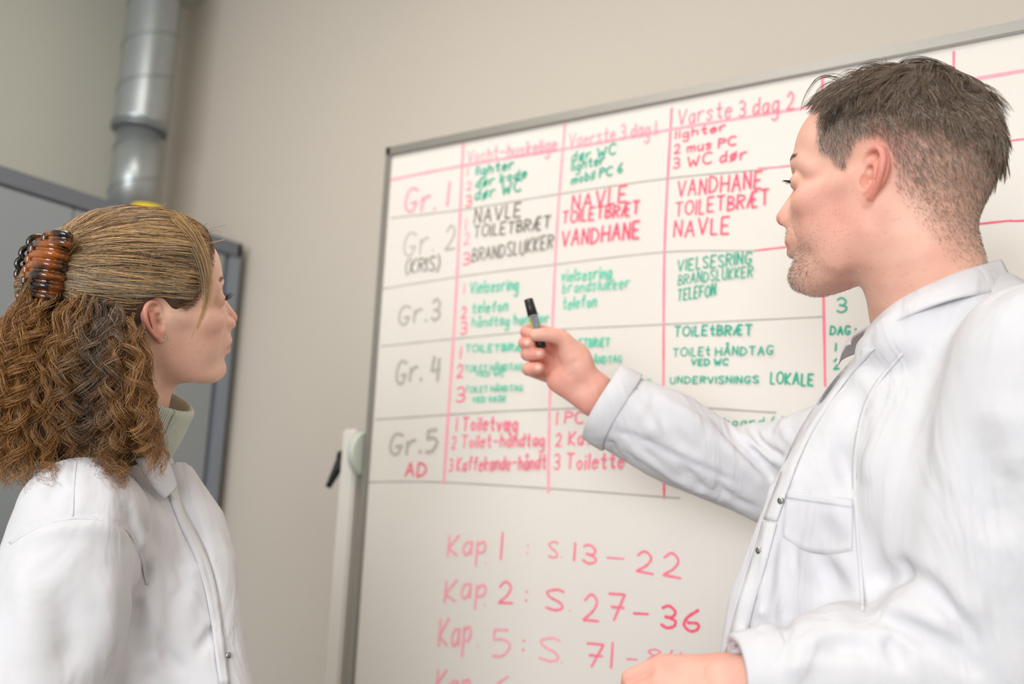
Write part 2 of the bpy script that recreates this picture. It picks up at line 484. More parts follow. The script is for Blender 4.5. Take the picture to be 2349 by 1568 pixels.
tube('base_flange', [(dx, dy, 1.9365), (dx, dy, 1.952), (dx, dy, 1.965)], [0.095, 0.09, 0.066], duct, M['galv_d'], 36)
lid = tag(empty('round_lid', (-2.26, 1.63, 1.9365)), 'yellow round plastic lid lying on the grey cabinet in front of the duct', 'lid')
lx, ly = -2.26, 1.63
tube('cap', [(lx, ly, 1.9365), (lx, ly, 1.962), (lx, ly, 1.974), (lx, ly, 1.979)], [0.046, 0.046, 0.040, 0.022], lid, M['yellow'], 36)
tube('rim', [(lx, ly, 1.937), (lx, ly, 1.943)], [0.049, 0.049], lid, M['yellow'], 36)

# ------------------------------------------------------------------ rolling whiteboard
BY = 1.5525                                             # the writing surface
bx0, bx1, bz0, bz1 = -1.355, 0.40, 0.68, 1.965
wb = tag(empty('whiteboard', ((bx0 + bx1) / 2, BY + 0.02, 0)), 'white rolling whiteboard in a grey metal frame covered in pink and green handwriting', 'whiteboard')
box('writing_panel', (bx0 + 0.008, BY, bz0 + 0.01), (bx1 - 0.008, BY + 0.012, bz1 - 0.012), wb, M['board'])
fr = 0.0075
for nm, lo, hi in (('frame_rail', (bx0, BY - fr, bz1 - 0.020), (bx1, BY + 0.020, bz1)), ('frame_rail', (bx0, BY - fr, bz0), (bx1, BY + 0.020, bz0 + 0.017)),
                   ('frame_stile', (bx0, BY - fr, bz0), (bx0 + 0.014, BY + 0.020, bz1)), ('frame_stile', (bx1 - 0.012, BY - fr, bz0), (bx1, BY + 0.020, bz1))):
    box(nm, lo, hi, wb, M['alu'], 0.002)
pz = onX(824, 1039, bx0 - 0.01)[2]
for s, xb in ((-1, bx0), (1, bx1)):
    xp = xb + s * 0.039; py_ = BY + 0.010
    zt = pz + 0.049
    box('stand_post', (xp - 0.020, py_ - 0.020, 0.10), (xp + 0.020, py_ + 0.020, zt), wb, M['white_metal'], 0.004)
    a, b = (xb + s * 0.002, py_, pz), (xb + s * 0.018, py_, pz)
    cyl('pivot_disc', a, b, 0.047, wb, M['disc'], 40, 0.002)
    xk = xp + s * 0.020
    kn = cyl('lever_hub', (xk, py_, pz - 0.006), (xk + s * 0.020, py_, pz - 0.006), 0.0125, wb, M['black'], 24, 0.002)
    tube('clamp_lever', [(xk + s * 0.012, py_, pz - 0.006), (xk + s * 0.022, py_ - 0.004, pz - 0.035), (xk + s * 0.034, py_ - 0.008, pz - 0.062), (xk + s * 0.038, py_ - 0.009, pz - 0.070)],
         [0.011, 0.0095, 0.0068, 0.0062], kn, M['black'], 16)
    box('stand_foot', (xp - 0.02, py_ - 0.24, 0.065), (xp + 0.02, py_ + 0.24, 0.105), wb, M['white_metal'], 0.005)
    for q in (-1, 1):
        cyl('caster', (xp - 0.012, py_ + q * 0.21, 0.032), (xp + 0.012, py_ + q * 0.21, 0.032), 0.032, wb, M['rubber'], 20, 0.004)
        box('caster_fork', (xp - 0.016, py_ + q * 0.21 - 0.012, 0.03), (xp + 0.016, py_ + q * 0.21 + 0.012, 0.066), wb, M['alu'], 0.002)

# ------------------------------------------------------------------ handwriting: a single-stroke alphabet
GL = {
'A': '0e3m6e 1h5h', 'B': '0e0m ~0m4l4j0i ~0i5h5f0e', 'C': '~6l4m1l0i1f4e6f', 'D': '0e0m ~0m4l6i4f0e', 'E': '5e0e0m5m 0i4i', 'F': '0e0m5m 0i4i',
'G': '~6l3m1l0i1f4e6h 6h3h', 'H': '0e0m 6e6m 0i6i', 'I': '0e0m', 'K': '0e0m 5m0h5e', 'L': '0m0e4e', 'M': '0e0m3g6m6e', 'N': '0e0m5e5m',
'O': '~3m0k0g3e6g6k3m', 'P': '0e0m ~0m5l5j0i', 'R': '0e0m ~0m5l5j0i 2i5e', 'S': '~5l3m0l1j4h5f3e0f', 'T': '0m6m 3m3e', 'U': '~0m0g2e4e5g5m',
'V': '0m3e6m', 'W': '0m2e4j6e8m', 'Æ': '0e4m8m 4m4e8e 1h4h 4i7i', 'Å': '0e3m6e 1h5h ~3n2o3p4o3n',
'a': '~4i2j0h1e3f4i 4j4e', 'b': '0m0e ~0h2j4h2e0f', 'c': '~4i2j0h2e4f', 'd': '4m4e ~4i2j0h1e4g', 'e': '~0h4h4i2j0h1e4f', 'f': '~4l3m2k2e 0j4j',
'g': '~4i2j0h1e4g 4j4b ~4b2a0b', 'h': '0m0e ~0h2j4i4e', 'i': '0j0e 0l0l', 'k': '0m0e 4j0g4e', 'l': '0m0e', 'm': '0j0e ~0h2j3i3e ~3h5j6i6e',
'n': '0j0e ~0h2j4i4e', 'o': '~2j0h2e4h2j', 'p': '0j0a ~0i3j4h3f0f', 'r': '0j0e ~0h2j4j', 's': '~4i2j0i3g3f1e0f', 't': '2m2f3e4f 0j4j',
'u': '~0j0f2e4g 4j4e', 'v': '0j2e4j', 'w': '0j1e3i5e6j', 'x': '0j4e 4j0e', 'y': '0j2f 4j1b', 'å': '~4i2j0h1e3f4i 4j4e ~2l1m2n3m2l',
'æ': '~3h1j0h1e3f3h 3j3f ~3h6h6i5j3h4e6f', 'ø': '~2j0h2e4h2j 4k0d',
'1': '0e0m', '2': '~0k2m4k3h0e 0e5e', '3': '~0l2m4k3i1i ~1i4h4f2e0f', '4': '1m0h5h 4l4d', '5': '4m0m0j ~0j3j5h3e0e', '6': '~4m1j0g2e4f4h1h',
'7': '0m5m2e 1i5i', '8': '~2m0k3h4f2e0f4k2m', '?': '~0l2m4k2h2g 2e2e', ':': '0f0f 0j0j', '.': '0e0e', '-': '0i5i', '(': '~2n0i2d', ')': '~0n2i0d', '|': '0e0m'}
def glyph(ch):
    out = []; w = 0
    for st in GL[ch].split():
        sm = st[0] == '~'; st = st.lstrip('~')
        p = [(int(st[i]) / 8, (ord(st[i + 1]) - ord('e')) / 8) for i in range(0, len(st), 2)]
        w = max(w, max(q[0] for q in p))
        if sm: p = [tuple(q) for q in spline(np.array(p), 5 * len(p))]
        if not sm and len(p) > 2: out += [p[i:i + 2] for i in range(len(p) - 1)]
        else: out.append(p)
    return w, out
def ribbon(polys, w, name, ink, parent, lift=0.0004, jit=0.0):
    """ink strokes on the writing panel; polys are lists of (x, z) in metres"""
    V, F = [], []; w = w * 1.15
    for p in polys:
        lift += 0.00006
        p = np.array(p, float)
        if len(p) == 2 and np.allclose(p[0], p[1]):
            c = p[0]; b = len(V); n = 10
            for k in range(n): V.append((c[0] + w * .62 * math.cos(k * 2 * math.pi / n), BY - lift, c[1] + w * .62 * math.sin(k * 2 * math.pi / n)))
            F.append(tuple(range(b, b + n))); continue
        lift = lift + 0.00003
        T = np.gradient(p, axis=0); T /= np.linalg.norm(T, axis=1)[:, None] + 1e-9
        N = np.stack([-T[:, 1], T[:, 0]], 1)
        e0, e1 = p[0] - T[0] * w * .3, p[-1] + T[-1] * w * .3
        q = np.vstack([e0, p, e1]); NN = np.vstack([N[0], N, N[-1]]); ww = np.full(len(q), w / 2); ww[0] *= .5; ww[-1] *= .5
        ww *= 1 + 0.12 * np.sin(np.arange(len(q)) * 1.7)
        b = len(V)
        for i in range(len(q)):
            for s in (1, -1):
                v = q[i] + NN[i] * ww[i] * s; V.append((v[0], BY - lift - i * 2.5e-6, v[1]))
        F += [(b + 2 * i, b + 2 * i + 1, b + 2 * i + 3, b + 2 * i + 2) for i in range(len(q) - 1)]
    o = mesh_np(name, V, F, parent, INK[ink], smooth=False)
    return o
_lift = [0.0004]
def write(text, x0, y0, x1, y1, hpx, ink='R', w=0.0033, jit=0.055):
    a, b = onY(x0, y0, BY), onY(x1, y1, BY)
    if hpx < 40: w *= 0.74 if len(text) < 12 else 0.60
    H = onY(x0, y0 - hpx, BY)[2] - a[2]
    L = b - a; Lx = L[0]; sl = L[2] / max(Lx, 1e-6)
    ws = []; tot = 0
    for ch in text:
        if ch == ' ': ws.append((tot, None)); tot += 0.42; continue
        gw, st = glyph(ch); ws.append((tot, st)); tot += gw + 0.36
    tot -= 0.36
    sx = Lx / tot if tot > 0.3 else H
    polys = []
    for off, st in ws:
        if st is None: continue
        dyj = random.uniform(-jit, jit) * H; sc = 1 + random.uniform(-jit, jit)
        sh = 0.10 + random.uniform(-0.04, 0.04)
        for p in st:
            polys.append([(a[0] + (off + q[0]) * sx + sh * q[1] * H * 0.5, a[2] + (off + q[0]) * sx * sl + q[1] * H * sc + dyj) for q in p])
    _lift[0] += 0.0; return ribbon(polys, w, 'handwriting', ink, wb)
def line(pts, ink, w, name='ruled_line', lift=0.0003):
    q = [onY(x, y, BY) for x, y in pts]
    q = spline(np.array([(v[0], v[2]) for v in q]), max(2, 6 * len(q)))
    return ribbon([[tuple(v) for v in q]], w, name, ink, wb, lift)
for pts, ink, w in (
    ([(1063, 330), (1045, 700), (1018, 1108)], 'P', 0.0055), ([(1296, 285), (1277, 540), (1262, 900), (1258, 1130)], 'P', 0.0045),
    ([(1541, 248), (1525, 560), (1522, 890)], 'Q', 0.0036), ([(1523, 1085), (1524, 1142)], 'R', 0.0036),
    ([(1887, 175), (1885, 400), (1893, 885)], 'Q', 0.0036), ([(2188, 118), (2186, 320), (2186, 700)], 'Q', 0.003),
    ([(898, 412), (1062, 380), (1340, 334), (1545, 296), (1830, 250), (2349, 162), (2640, 110)], 'P', 0.0048),
    ([(1740, 386), (1815, 380), (2290, 326), (2349, 319), (2640, 290)], 'Q', 0.0026), ([(1730, 575), (1815, 565), (2260, 512), (2349, 506), (2640, 492)], 'R', 0.0026),
    ([(898, 500), (1060, 481), (1270, 447), (1525, 410), (1760, 388)], 'l', 0.0026), ([(878, 662), (1070, 632), (1270, 607), (1525, 578), (1735, 575)], 'l', 0.0022),
    ([(874, 794), (1040, 777), (1260, 757), (1520, 744), (1890, 726)], 'l', 0.0022), ([(862, 962), (1040, 950), (1220, 940), (1520, 932), (1780, 946)], 'l', 0.0028),
    ([(848, 1105), (1000, 1105), (1260, 1120), (1560, 1142)], 'l', 0.0026)):
    line(pts, ink, w)
TXT = [
 ('Vocht-huskelige', 1072, 373, 1276, 345, 28, 'P', .0042), ('Vaerste 3 dag 1', 1305, 338, 1504, 308, 30, 'P', .004), ('Varste 3 dag 2', 1555, 286, 1822, 250, 36, 'Q', .0034),
 ('lighter', 1550, 319, 1664, 298, 18, 'R', .0034), ('2 mus PC', 1547, 353, 1688, 333, 20, 'R', .0036), ('3 WC dør', 1545, 388, 1712, 364, 24, 'R', .0036),
 ('dør WC', 1312, 372, 1412, 353, 22, 'G', .0036), ('lighter', 1311, 393, 1386, 376, 20, 'G', .0034), ('mobil PC 6', 1311, 424, 1426, 396, 20, 'G', .0036),
 ('lighter', 1092, 402, 1178, 387, 20, 'G', .0042), ('dør kode', 1092, 430, 1207, 407, 20, 'G', .0042), ('dør WC', 1090, 460, 1195, 438, 24, 'G', .0042),
 ('Gr. 1', 928, 488, 1026, 472, 50, 'P', .0052), ('1', 1072, 402, 1073, 402, 18, 'P', .004), ('2', 1070, 435, 1082, 434, 18, 'P', .004), ('3', 1068, 474, 1080, 472, 24, 'Q', .004),
 ('NAVLE', 1088, 513, 1194, 496, 32, 'K', .0036), ('TOILETBRÆT', 1087, 546, 1262, 522, 26, 'K', .0034), ('BRANDSLUKKER', 1083, 600, 1268, 570, 30, 'K', .0036),
 ('1', 1068, 528, 1070, 528, 26, 'P', .004), ('2', 1064, 562, 1076, 560, 26, 'P', .004), ('3', 1062, 608, 1076, 606, 28, 'Q', .004),
 ('Gr. 2', 925, 586, 1044, 568, 54, 'k', .0032), ('(KRIS)', 930, 628, 1008, 618, 32, 'K', .0034),
 ('NAVLE', 1312, 482, 1436, 464, 36, 'R', .0042), ('TOILETBRÆT', 1290, 514, 1466, 490, 27, 'R', .0042), ('VANDHANE', 1288, 566, 1466, 546, 36, 'R', .0044),
 ('VANDHANE', 1554, 450, 1746, 432, 36, 'R', .0036), ('TOILETBRÆT', 1549, 497, 1763, 470, 32, 'R', .0036), ('NAVLE', 1546, 545, 1672, 534, 36, 'R', .0038),
 ('Vielsesring', 1078, 674, 1188, 664, 26, 'g', .0038), ('telefon', 1083, 718, 1164, 712, 24, 'g', .0038), ('håndtag handler', 1083, 749, 1260, 740, 22, 'g', .0038),
 ('1', 1064, 674, 1065, 674, 24, 'P', .004), ('2', 1058, 730, 1070, 729, 26, 'Q', .004), ('3', 1056, 766, 1069, 765, 28, 'Q', .004), ('Gr.3', 914, 744, 1006, 732, 44, 'k', .0046),
 ('vielsesring', 1288, 646, 1402, 637, 26, 'g', .0036), ('brandslukker', 1291, 672, 1444, 660, 24, 'g', .0036), ('telefon', 1291, 710, 1367, 702, 26, 'g', .0036),
 ('VIELSESRING', 1554, 622, 1724, 604, 26, 'G', .003), ('BRANDSLUKKER', 1556, 653, 1726, 634, 24, 'G', .003), ('TELEFON', 1554, 690, 1641, 677, 26, 'G', .003),
 ('TOILETBRÆT', 1068, 808, 1216, 802, 16, 'g', .0036), ('TOILET HÅNDTAG', 1066, 852, 1200, 848, 14, 'g', .0034), ('VED WC', 1092, 863, 1156, 861, 10, 'g', .003),
 ('TOILET HÅNDTAG', 1068, 899, 1200, 896, 13, 'g', .0032), ('VED VASK', 1084, 922, 1160, 920, 12, 'g', .0032),
 ('1', 1056, 822, 1057, 822, 26, 'Q', .004), ('2', 1048, 864, 1062, 863, 28, 'Q', .0044), ('3', 1046, 920, 1064, 919, 34, 'Q', .0046), ('Gr. 4', 908, 880, 1008, 866, 50, 'k', .0056),
 ('TOILETBRÆT', 1290, 797, 1398, 794, 18, 'g', .0034), ('TOILET HÅNDTAG', 1290, 836, 1427, 830, 15, 'g', .0032), ('UNDERVISNINGS LOKALE', 1285, 888, 1494, 885, 14, 'g', .0032),
 ('TOiLEtBRÆT', 1547, 771, 1725, 768, 22, 'G', .0036), ('TOiLEt HÅNDTAG', 1544, 817, 1774, 813, 19, 'G', .0034), ('VED WC', 1586, 838, 1670, 837, 14, 'G', .0034),
 ('UNDERVISNINGS', 1538, 879, 1740, 878, 15, 'G', .0036), ('LOKALE', 1768, 879, 1865, 884, 26, 'G', .0036),
 ('3', 1920, 718, 1940, 717, 34, 'G', .0036), ('DAG :', 1905, 767, 1962, 766, 19, 'G', .0036), ('1 :', 1917, 805, 1948, 803, 18, 'G', .0036), ('2', 1913, 847, 1925, 846, 22, 'G', .0036),
 ('1 Toiletvæg', 1047, 986, 1186, 988, 30, 'Q', .0042), ('2 Toilet-håndtag', 1036, 1028, 1248, 1022, 28, 'Q', .0042), ('3 Kaffekande-håndt', 1030, 1080, 1252, 1074, 30, 'Q', .0042),
 ('1 PC M', 1277, 972, 1376, 970, 28, 'Q', .004), ('2 Kaffe', 1275, 1021, 1394, 1020, 30, 'Q', .004), ('3 Toilette', 1271, 1076, 1430, 1074, 34, 'Q', .004),
 ('keyboard ( )', 1605, 977, 1800, 977, 19, 'G', .003), ('Gr.5', 893, 1046, 1001, 1030, 46, 'k', .0058), ('AD', 930, 1092, 976, 1090, 32, 'R', .0046),
 ('Kap', 1027, 1275, 1112, 1272, 46, 'P', .0040), ('.', 1114, 1291, 1115, 1291, 8, 'P', .004), ('1', 1149, 1282, 1152, 1282, 60, 'Q', .0036), (':', 1209, 1272, 1210, 1272, 38, 'Q', .0034),
 ('S', 1258, 1280, 1278, 1280, 36, 'Q', .0034), ('.', 1288, 1278, 1289, 1278, 8, 'Q', .003), ('13', 1317, 1284, 1364, 1293, 42, 'Q', .0034), ('-', 1391, 1297, 1430, 1300, 36, 'Q', .0032), ('22', 1460, 1306, 1562, 1326, 50, 'Q', .0034),
 ('Kap', 1020, 1378, 1112, 1370, 50, 'P', .0040), ('.', 1112, 1387, 1113, 1387, 8, 'P', .004), ('2', 1144, 1379, 1176, 1380, 48, 'Q', .0036), (':', 1206, 1384, 1207, 1384, 42, 'Q', .0034),
 ('S', 1252, 1396, 1290, 1397, 50, 'Q', .0036), ('.', 1308, 1400, 1309, 1400, 8, 'Q', .003), ('27', 1338, 1418, 1430, 1426, 58, 'Q', .0036), ('-', 1452, 1430, 1486, 1432, 46, 'R', .0032), ('36', 1516, 1440, 1600, 1450, 52, 'R', .0042),
 ('Kap', 1006, 1482, 1078, 1476, 60, 'P', .0040), ('.', 1096, 1482, 1097, 1482, 8, 'P', .004), ('5', 1129, 1504, 1168, 1505, 62, 'P', .0036), (':', 1200, 1494, 1201, 1494, 40, 'Q', .0034),
 ('S', 1237, 1514, 1280, 1516, 54, 'P', .0036), ('.', 1289, 1519, 1290, 1519, 8, 'Q', .003), ('71', 1342, 1526, 1402, 1532, 56, 'Q', .0034), ('-', 1436, 1530, 1460, 1531, 36, 'Q', .003), ('84', 1486, 1516, 1568, 1524, 30, 'Q', .003),
 ('Kap', 1000, 1588, 1076, 1590, 50, 'P', .004), ('6', 1126, 1608, 1160, 1610, 60, 'P', .0036)]
for t in TXT: write(*t)
# ------------------------------------------------------------------ heads (local frame: x forward, y to the person's left, z up, metres)
def head_volume(sex, neck_pts, neck_r, h=0.0015, zlo=-0.23):
    m = sex == 'm'
    v = Vol((-0.165, -0.12, zlo), (0.145, 0.12, 0.16), h)
    fw = 1.0 if m else 0.94
    # skull
    v.ell((-0.012, 0, 0.048), (0.098, 0.074, 0.080), k=0.02)
    v.ell((-0.040, 0, 0.030), (0.072, 0.070, 0.078), k=0.03)
    v.ell((0.040, 0, 0.052), (0.058, 0.061, 0.058), k=0.03)
    v.ell((0.030, 0, -0.015), (0.060, 0.058, 0.070), k=0.03)
    # mid face
    v.ell((0.058, 0, -0.028), (0.046, 0.044 * fw, 0.052), k=0.02)
    v.ell((0.070, 0, -0.050), (0.034, 0.030 * fw, 0.036), k=0.015)
    for s in (-1, 1):
        # mandible, cheek, zygoma, temple
        v.chain([(0.002, s * 0.056 * fw, -0.015), (0.006, s * 0.052 * fw, -0.052), (0.040, s * 0.040 * fw, -0.080), (0.074, s * 0.018, -0.094 if m else -0.089)], [0.016, 0.017 if m else 0.014, 0.016 if m else 0.013, 0.016 if m else 0.012], k=0.02)
        v.ell((0.030, s * (0.042 if m else 0.038), -0.045), (0.036, 0.016, 0.036), k=0.02)
        v.ell((0.066, s * 0.040, -0.014), (0.024, 0.019, 0.017), k=0.016)
        v.cap((0.066, s * 0.047, -0.008), (0.012, s * 0.064, 0.002), 0.010 if m else 0.008, 0.007 if m else 0.005, k=0.018)
        v.ell((0.060, s * 0.029, -0.045), (0.022, 0.018, 0.024), k=0.014)
        # brow ridge
        v.chain([(0.089, s * 0.010, 0.033), (0.087, s * 0.026, 0.037), (0.076, s * 0.044, 0.032), (0.062, s * 0.055, 0.020)], [0.011 if m else 0.008, 0.0105 if m else 0.008, 0.009, 0.007], k=0.012)
    # chin
    v.ell((0.084 if m else 0.083, 0, -0.092 if m else -0.088), (0.020, 0.024, 0.017) if m else (0.0165, 0.018, 0.0145), k=0.014)
    v.ell((0.060, 0, -0.088 if m else -0.082), (0.03, 0.03 if m else 0.026, 0.016 if m else 0.014), k=0.02)
    # eye sockets
    for s in (-1, 1):
        v.ell((0.103, s * 0.034, 0.014), (0.020, 0.017, 0.013), k=0.012, op='s')
        v.ell((0.082, s * 0.032, 0.014), (0.0145, 0.0165, 0.0125), k=0.005)                 # lids over the eyeball
        v.bump([(0.095, s * 0.020, 0.019), (0.0985, s * 0.031, 0.0225), (0.091, s * 0.044, 0.019)], 0.0022, -0.0016, n=8)   # lid crease
        v.bump([(0.094, s * 0.022, 0.003), (0.095, s * 0.033, 0.001), (0.087, s * 0.045, 0.005)], 0.0028, -0.0012, n=8)     # bag crease
        a = -0.1 if m else 0.0
        # palpebral opening
        v.ell((0.0975, s * 0.0325, 0.0125), (0.0085, 0.0125, 0.0022 if m else 0.0038), k=0.0012, op='s')
    # nose
    tip = (0.1140, 0, -0.018) if m else (0.1135, 0, -0.0175)
    v.chain([(0.092, 0, 0.026), (0.0985, 0, 0.010), (0.108 if m else 0.106, 0, -0.005), tip], [0.0085, 0.0065, 0.0078, 0.0100 if m else 0.0085], k=0.009)
    for s in (-1, 1):
        v.chain([(0.088, s * 0.008, 0.014), (0.092, s * 0.013, -0.008), (0.099, s * 0.012, -0.022)], [0.006, 0.007, 0.006], k=0.010)
        v.ell((0.105, s * 0.0125, -0.0245), (0.0105, 0.0062, 0.0080), k=0.005)
        v.bump([(0.096, s * 0.0195, -0.014), (0.0945, s * 0.0205, -0.024), (0.098, s * 0.018, -0.031)], 0.0022, -0.0016, n=7)
        v.ell((0.1080, s * 0.0068, -0.0315), (0.0062, 0.0033, 0.0040), k=0.002, op='s')
        v.bump([(0.096, s * 0.021, -0.026), (0.090, s * 0.029, -0.042), (0.083, s * 0.034, -0.058)], 0.0035, -0.0016, n=9)  # nasolabial fold
        if m: v.bump([(0.095, s * 0.028, -0.002), (0.086, s * 0.038, -0.008)], 0.004, -0.001)
    v.cap((0.104, 0, -0.026), (0.109, 0, -0.027), 0.0042, 0.0042, k=0.004)
    # mouth
    v.ell((0.0950, 0, -0.046), (0.0135, 0.021, 0.017), k=0.010)
    mx = 0.0
    v.chain([(0.088, -0.023, -0.0535), (0.1020, -0.012, -0.0492), (0.1070 + mx, 0, -0.0485), (0.1020, 0.012, -0.0492), (0.088, 0.023, -0.0535)], [0.0022, 0.0042, 0.0050, 0.0042, 0.0022], k=0.004, n=12)
    v.chain([(0.088, -0.022, -0.0560), (0.097, -0.011, -0.0605), (0.1040 + mx, 0, -0.0612), (0.097, 0.011, -0.0605), (0.088, 0.022, -0.0560)], [0.0022, 0.0048, 0.0062, 0.0048, 0.0022], k=0.004, n=12)
    v.bump([(0.089, -0.026, -0.0555), (0.100, -0.012, -0.0540), (0.1075, 0, -0.0545), (0.100, 0.012, -0.0540), (0.089, 0.026, -0.0555)], 0.0016, -0.0030, n=14)
    v.bump([(0.094, -0.012, -0.0735), (0.099, 0, -0.0745), (0.094, 0.012, -0.0735)], 0.005, -0.0030, n=8)
    v.bump([(0.108, 0, -0.036), (0.109, 0, -0.042)], 0.0026, -0.0010)
    # neck
    v.chain(neck_pts, neck_r, k=0.028, n=12)
    for s in (-1, 1):        # neck muscle running down from behind the ear
        a = np.array((-0.022, s * 0.054, -0.035)); b = np.array(neck_pts[-1]) + np.array((0.035, s * 0.022, 0.01))
        v.cap(a, a * .5 + b * .5 + np.array((0, s * 0.004, 0)), 0.010, 0.012, k=0.02)
        v.cap(a * .5 + b * .5 + np.array((0, s * 0.004, 0)), b, 0.012, 0.010, k=0.02)
    if m: v.bump([(-0.085, -0.03, -0.085), (-0.092, 0, -0.088), (-0.085, 0.03, -0.085)], 0.006, -0.002, n=6)
    # ears
    E = 1.0e-3 * (1.0 if m else 0.90)
    for s in (-1, 1):
        fl = math.radians(27 if m else 20)
        tl = math.radians(-13)
        u0 = np.array((math.cos(fl), -s * math.sin(fl), 0)); w0 = np.array((math.sin(fl), s * math.cos(fl), 0)); v0 = np.array((0, 0, 1.0))
        u1 = u0 * math.cos(tl) + v0 * math.sin(tl) * -1 * -1; v1 = v0 * math.cos(tl) - u0 * math.sin(tl) * 1 * 1
        u1 = _n(u0 * math.cos(tl) - v0 * math.sin(tl)); v1 = _n(v0 * math.cos(tl) + u0 * math.sin(tl))
        O = np.array((-0.006, s * 0.0715, -0.004))
        B = np.stack([u1, v1, w0], 1)
        L = lambda *p: O + B @ (np.array(p, float) * E)
        R3 = lambda *r: np.array(r) * E
        v.ell(L(-6, 10, 0.5), R3(17, 25, 4.5), B, k=0.004)
        v.ell(L(-8, 8, 3.5), R3(14.5, 22, 3.5), B, k=0.003)
        v.ell(L(1, -4, -6), R3(12, 18, 8), B, k=0.008)
        v.ell(L(-3, -20, 2.0), R3(7.5, 9.5, 4.0), B, k=0.004)                       # lobe
        v.chain([L(7, 3, 2), L(9, 12, 2), L(8, 23, 3.5), L(1, 31, 5.5), L(-9, 32.5, 7), L(-18, 26, 8.5), L(-21.5, 14, 9.5), L(-20, 1, 9), L(-15.5, -10, 7), L(-9, -19, 4.5)],
                np.array([2.6, 2.8, 3.0, 3.3, 3.5, 3.6, 3.6, 3.3, 3.2, 3.8]) * E, k=0.0022, n=26)
        v.chain([L(3, 21, 2), L(-6, 17, 4.5), L(-11.5, 8, 6), L(-11.5, -3, 6), L(-7, -11, 5), L(-1, -14, 4)], np.array([2.2, 2.8, 3.2, 3.2, 3.0, 2.8]) * E, k=0.0025, n=16)
        v.chain([L(-15.5, 20, 5.0), L(-17, 8, 5.5), L(-14.5, -5, 5)], np.array([1.8, 2.2, 1.6]) * E, k=0.002, op='s', n=9)
        v.ell(L(-1, -1, 5), R3(8.5, 9.5, 8.5), B, k=0.003, op='s')
        v.ell(L(-1, 9.5, 3.5), R3(7, 4.5, 4.5), B, k=0.003, op='s')
        v.ell(L(-3, 23, 5), R3(6.5, 4.5, 4.0), B, k=0.003, op='s')
        v.ell(L(3, -1, -2.5), R3(3.2, 4.0, 3.0), B, k=0.002, op='s')
        v.ell(L(9.5, -4, 1.5), R3(3.4, 5.2, 4.2), B, k=0.003)                       # tragus
        v.ell(L(1, -13.5, 3), R3(4, 2.8, 3.2), B, k=0.003)
    return v
def head_colors(V, sex):
    m = sex == 'm'
    base = np.array(srgb((236, 184, 162) if m else (240, 196, 172))[:3]); C = np.tile(base, (len(V), 1))
    x, y, z = V.T
    def blend(w, col, a=1.0):
        w = np.clip(w, 0, 1)[:, None] * a; C[:] = C * (1 - w) + np.array(srgb(col)[:3]) * w
    g = lambda c, r: np.exp(-(((x - c[0]) / r[0]) ** 2 + ((abs(y) - c[1]) / r[1]) ** 2 + ((z - c[2]) / r[2]) ** 2))
    blend(g((0.065, 0.045, -0.025), (0.03, 0.03, 0.025)), (232, 148, 134) if m else (236, 170, 150), 0.5)
    blend(g((0.02, 0.06, -0.05), (0.04, 0.03, 0.04)), (232, 156, 140) if m else (236, 182, 160), 0.5)
    blend(g((0.118, 0.0, -0.022), (0.014, 0.018, 0.014)), (218, 120, 108) if m else (216, 138, 118), 0.6)
    ear = 1 / (1 + np.exp(-(abs(y) - 0.0765) / 0.0012)) * (abs(x + 0.008) < 0.045) * (abs(z) < 0.05)
    blend(ear, (222, 132, 118) if m else (222, 142, 122), 0.75)
    nb = wav(x, y, z, 3, 22) + 0.6 * wav(x, y, z, 4, 60)
    blend(0.5 + nb, (216, 132, 118), 0.20 if m else 0.14)
    blend(np.clip(wav(x, y, z, 9, 130, 8) * 3 - 1.0, 0, 1), (176, 118, 92), 0.22)
    # lips
    lip = (x > 0.085) * np.exp(-((z + 0.0550) ** 2 / 0.0075 ** 2 + y ** 2 / 0.0215 ** 2) ** 3)
    lip = lip * np.clip((x - 0.088) / 0.006, 0, 1)
    blend(lip, (190, 108, 98) if m else (196, 112, 102), 0.75)
    # sockets
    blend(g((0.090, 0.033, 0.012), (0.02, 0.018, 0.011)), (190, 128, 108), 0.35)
    return C
def frame_of(fc, roll=0.0):
    """head or body frame (columns: forward, left, up): forward = (degrees right of the lens axis on the floor plan, degrees up)"""
    az, pi_ = math.radians(fc[0]), math.radians(fc[1])
    lens = RW @ np.array([0, 0, 1.0]); lens[2] = 0; lens = _n(lens); right = np.array([lens[1], -lens[0], 0])
    f = (lens * math.cos(az) + right * math.sin(az)) * math.cos(pi_) + np.array([0, 0, 1.0]) * math.sin(pi_)
    l = _n(np.cross((0, 0, 1.0), f)); u = np.cross(f, l)
    r = math.radians(roll)
    l, u = l * math.cos(r) + u * math.sin(r), u * math.cos(r) - l * math.sin(r)
    return np.stack([f, l, u], 1)
class Body:
    def __init__(s, O, R, sc=1.0): s.O, s.R, s.s = np.asarray(O), R, sc
    def w(s, *p):
        p = np.array(p[0] if len(p) == 1 else p, float)
        return s.O + p @ s.R.T * s.s
    def i(s, p): return (np.asarray(p, float) - s.O) @ s.R / s.s
def join(parts):
    V, F, n = [], [], 0
    for v, f in parts: V.append(v); F.append(f + n); n += len(v)
    return np.vstack(V), np.vstack(F)
def snap(v, pts, back=False):
    """pixels -> points on the surface of a volume"""
    out = []
    for p in pts:
        h = v.hit(p[0], p[1], back=back)
        if h is not None: out.append(h)
    return np.array(out)
def folds(v, lst):
    for pts, w, amp in lst:
        amp = amp * 2.4
        q = snap(v, spline(np.array(pts, float), 3 * len(pts)))
        if len(q) > 1: v.bump(q, w, amp)

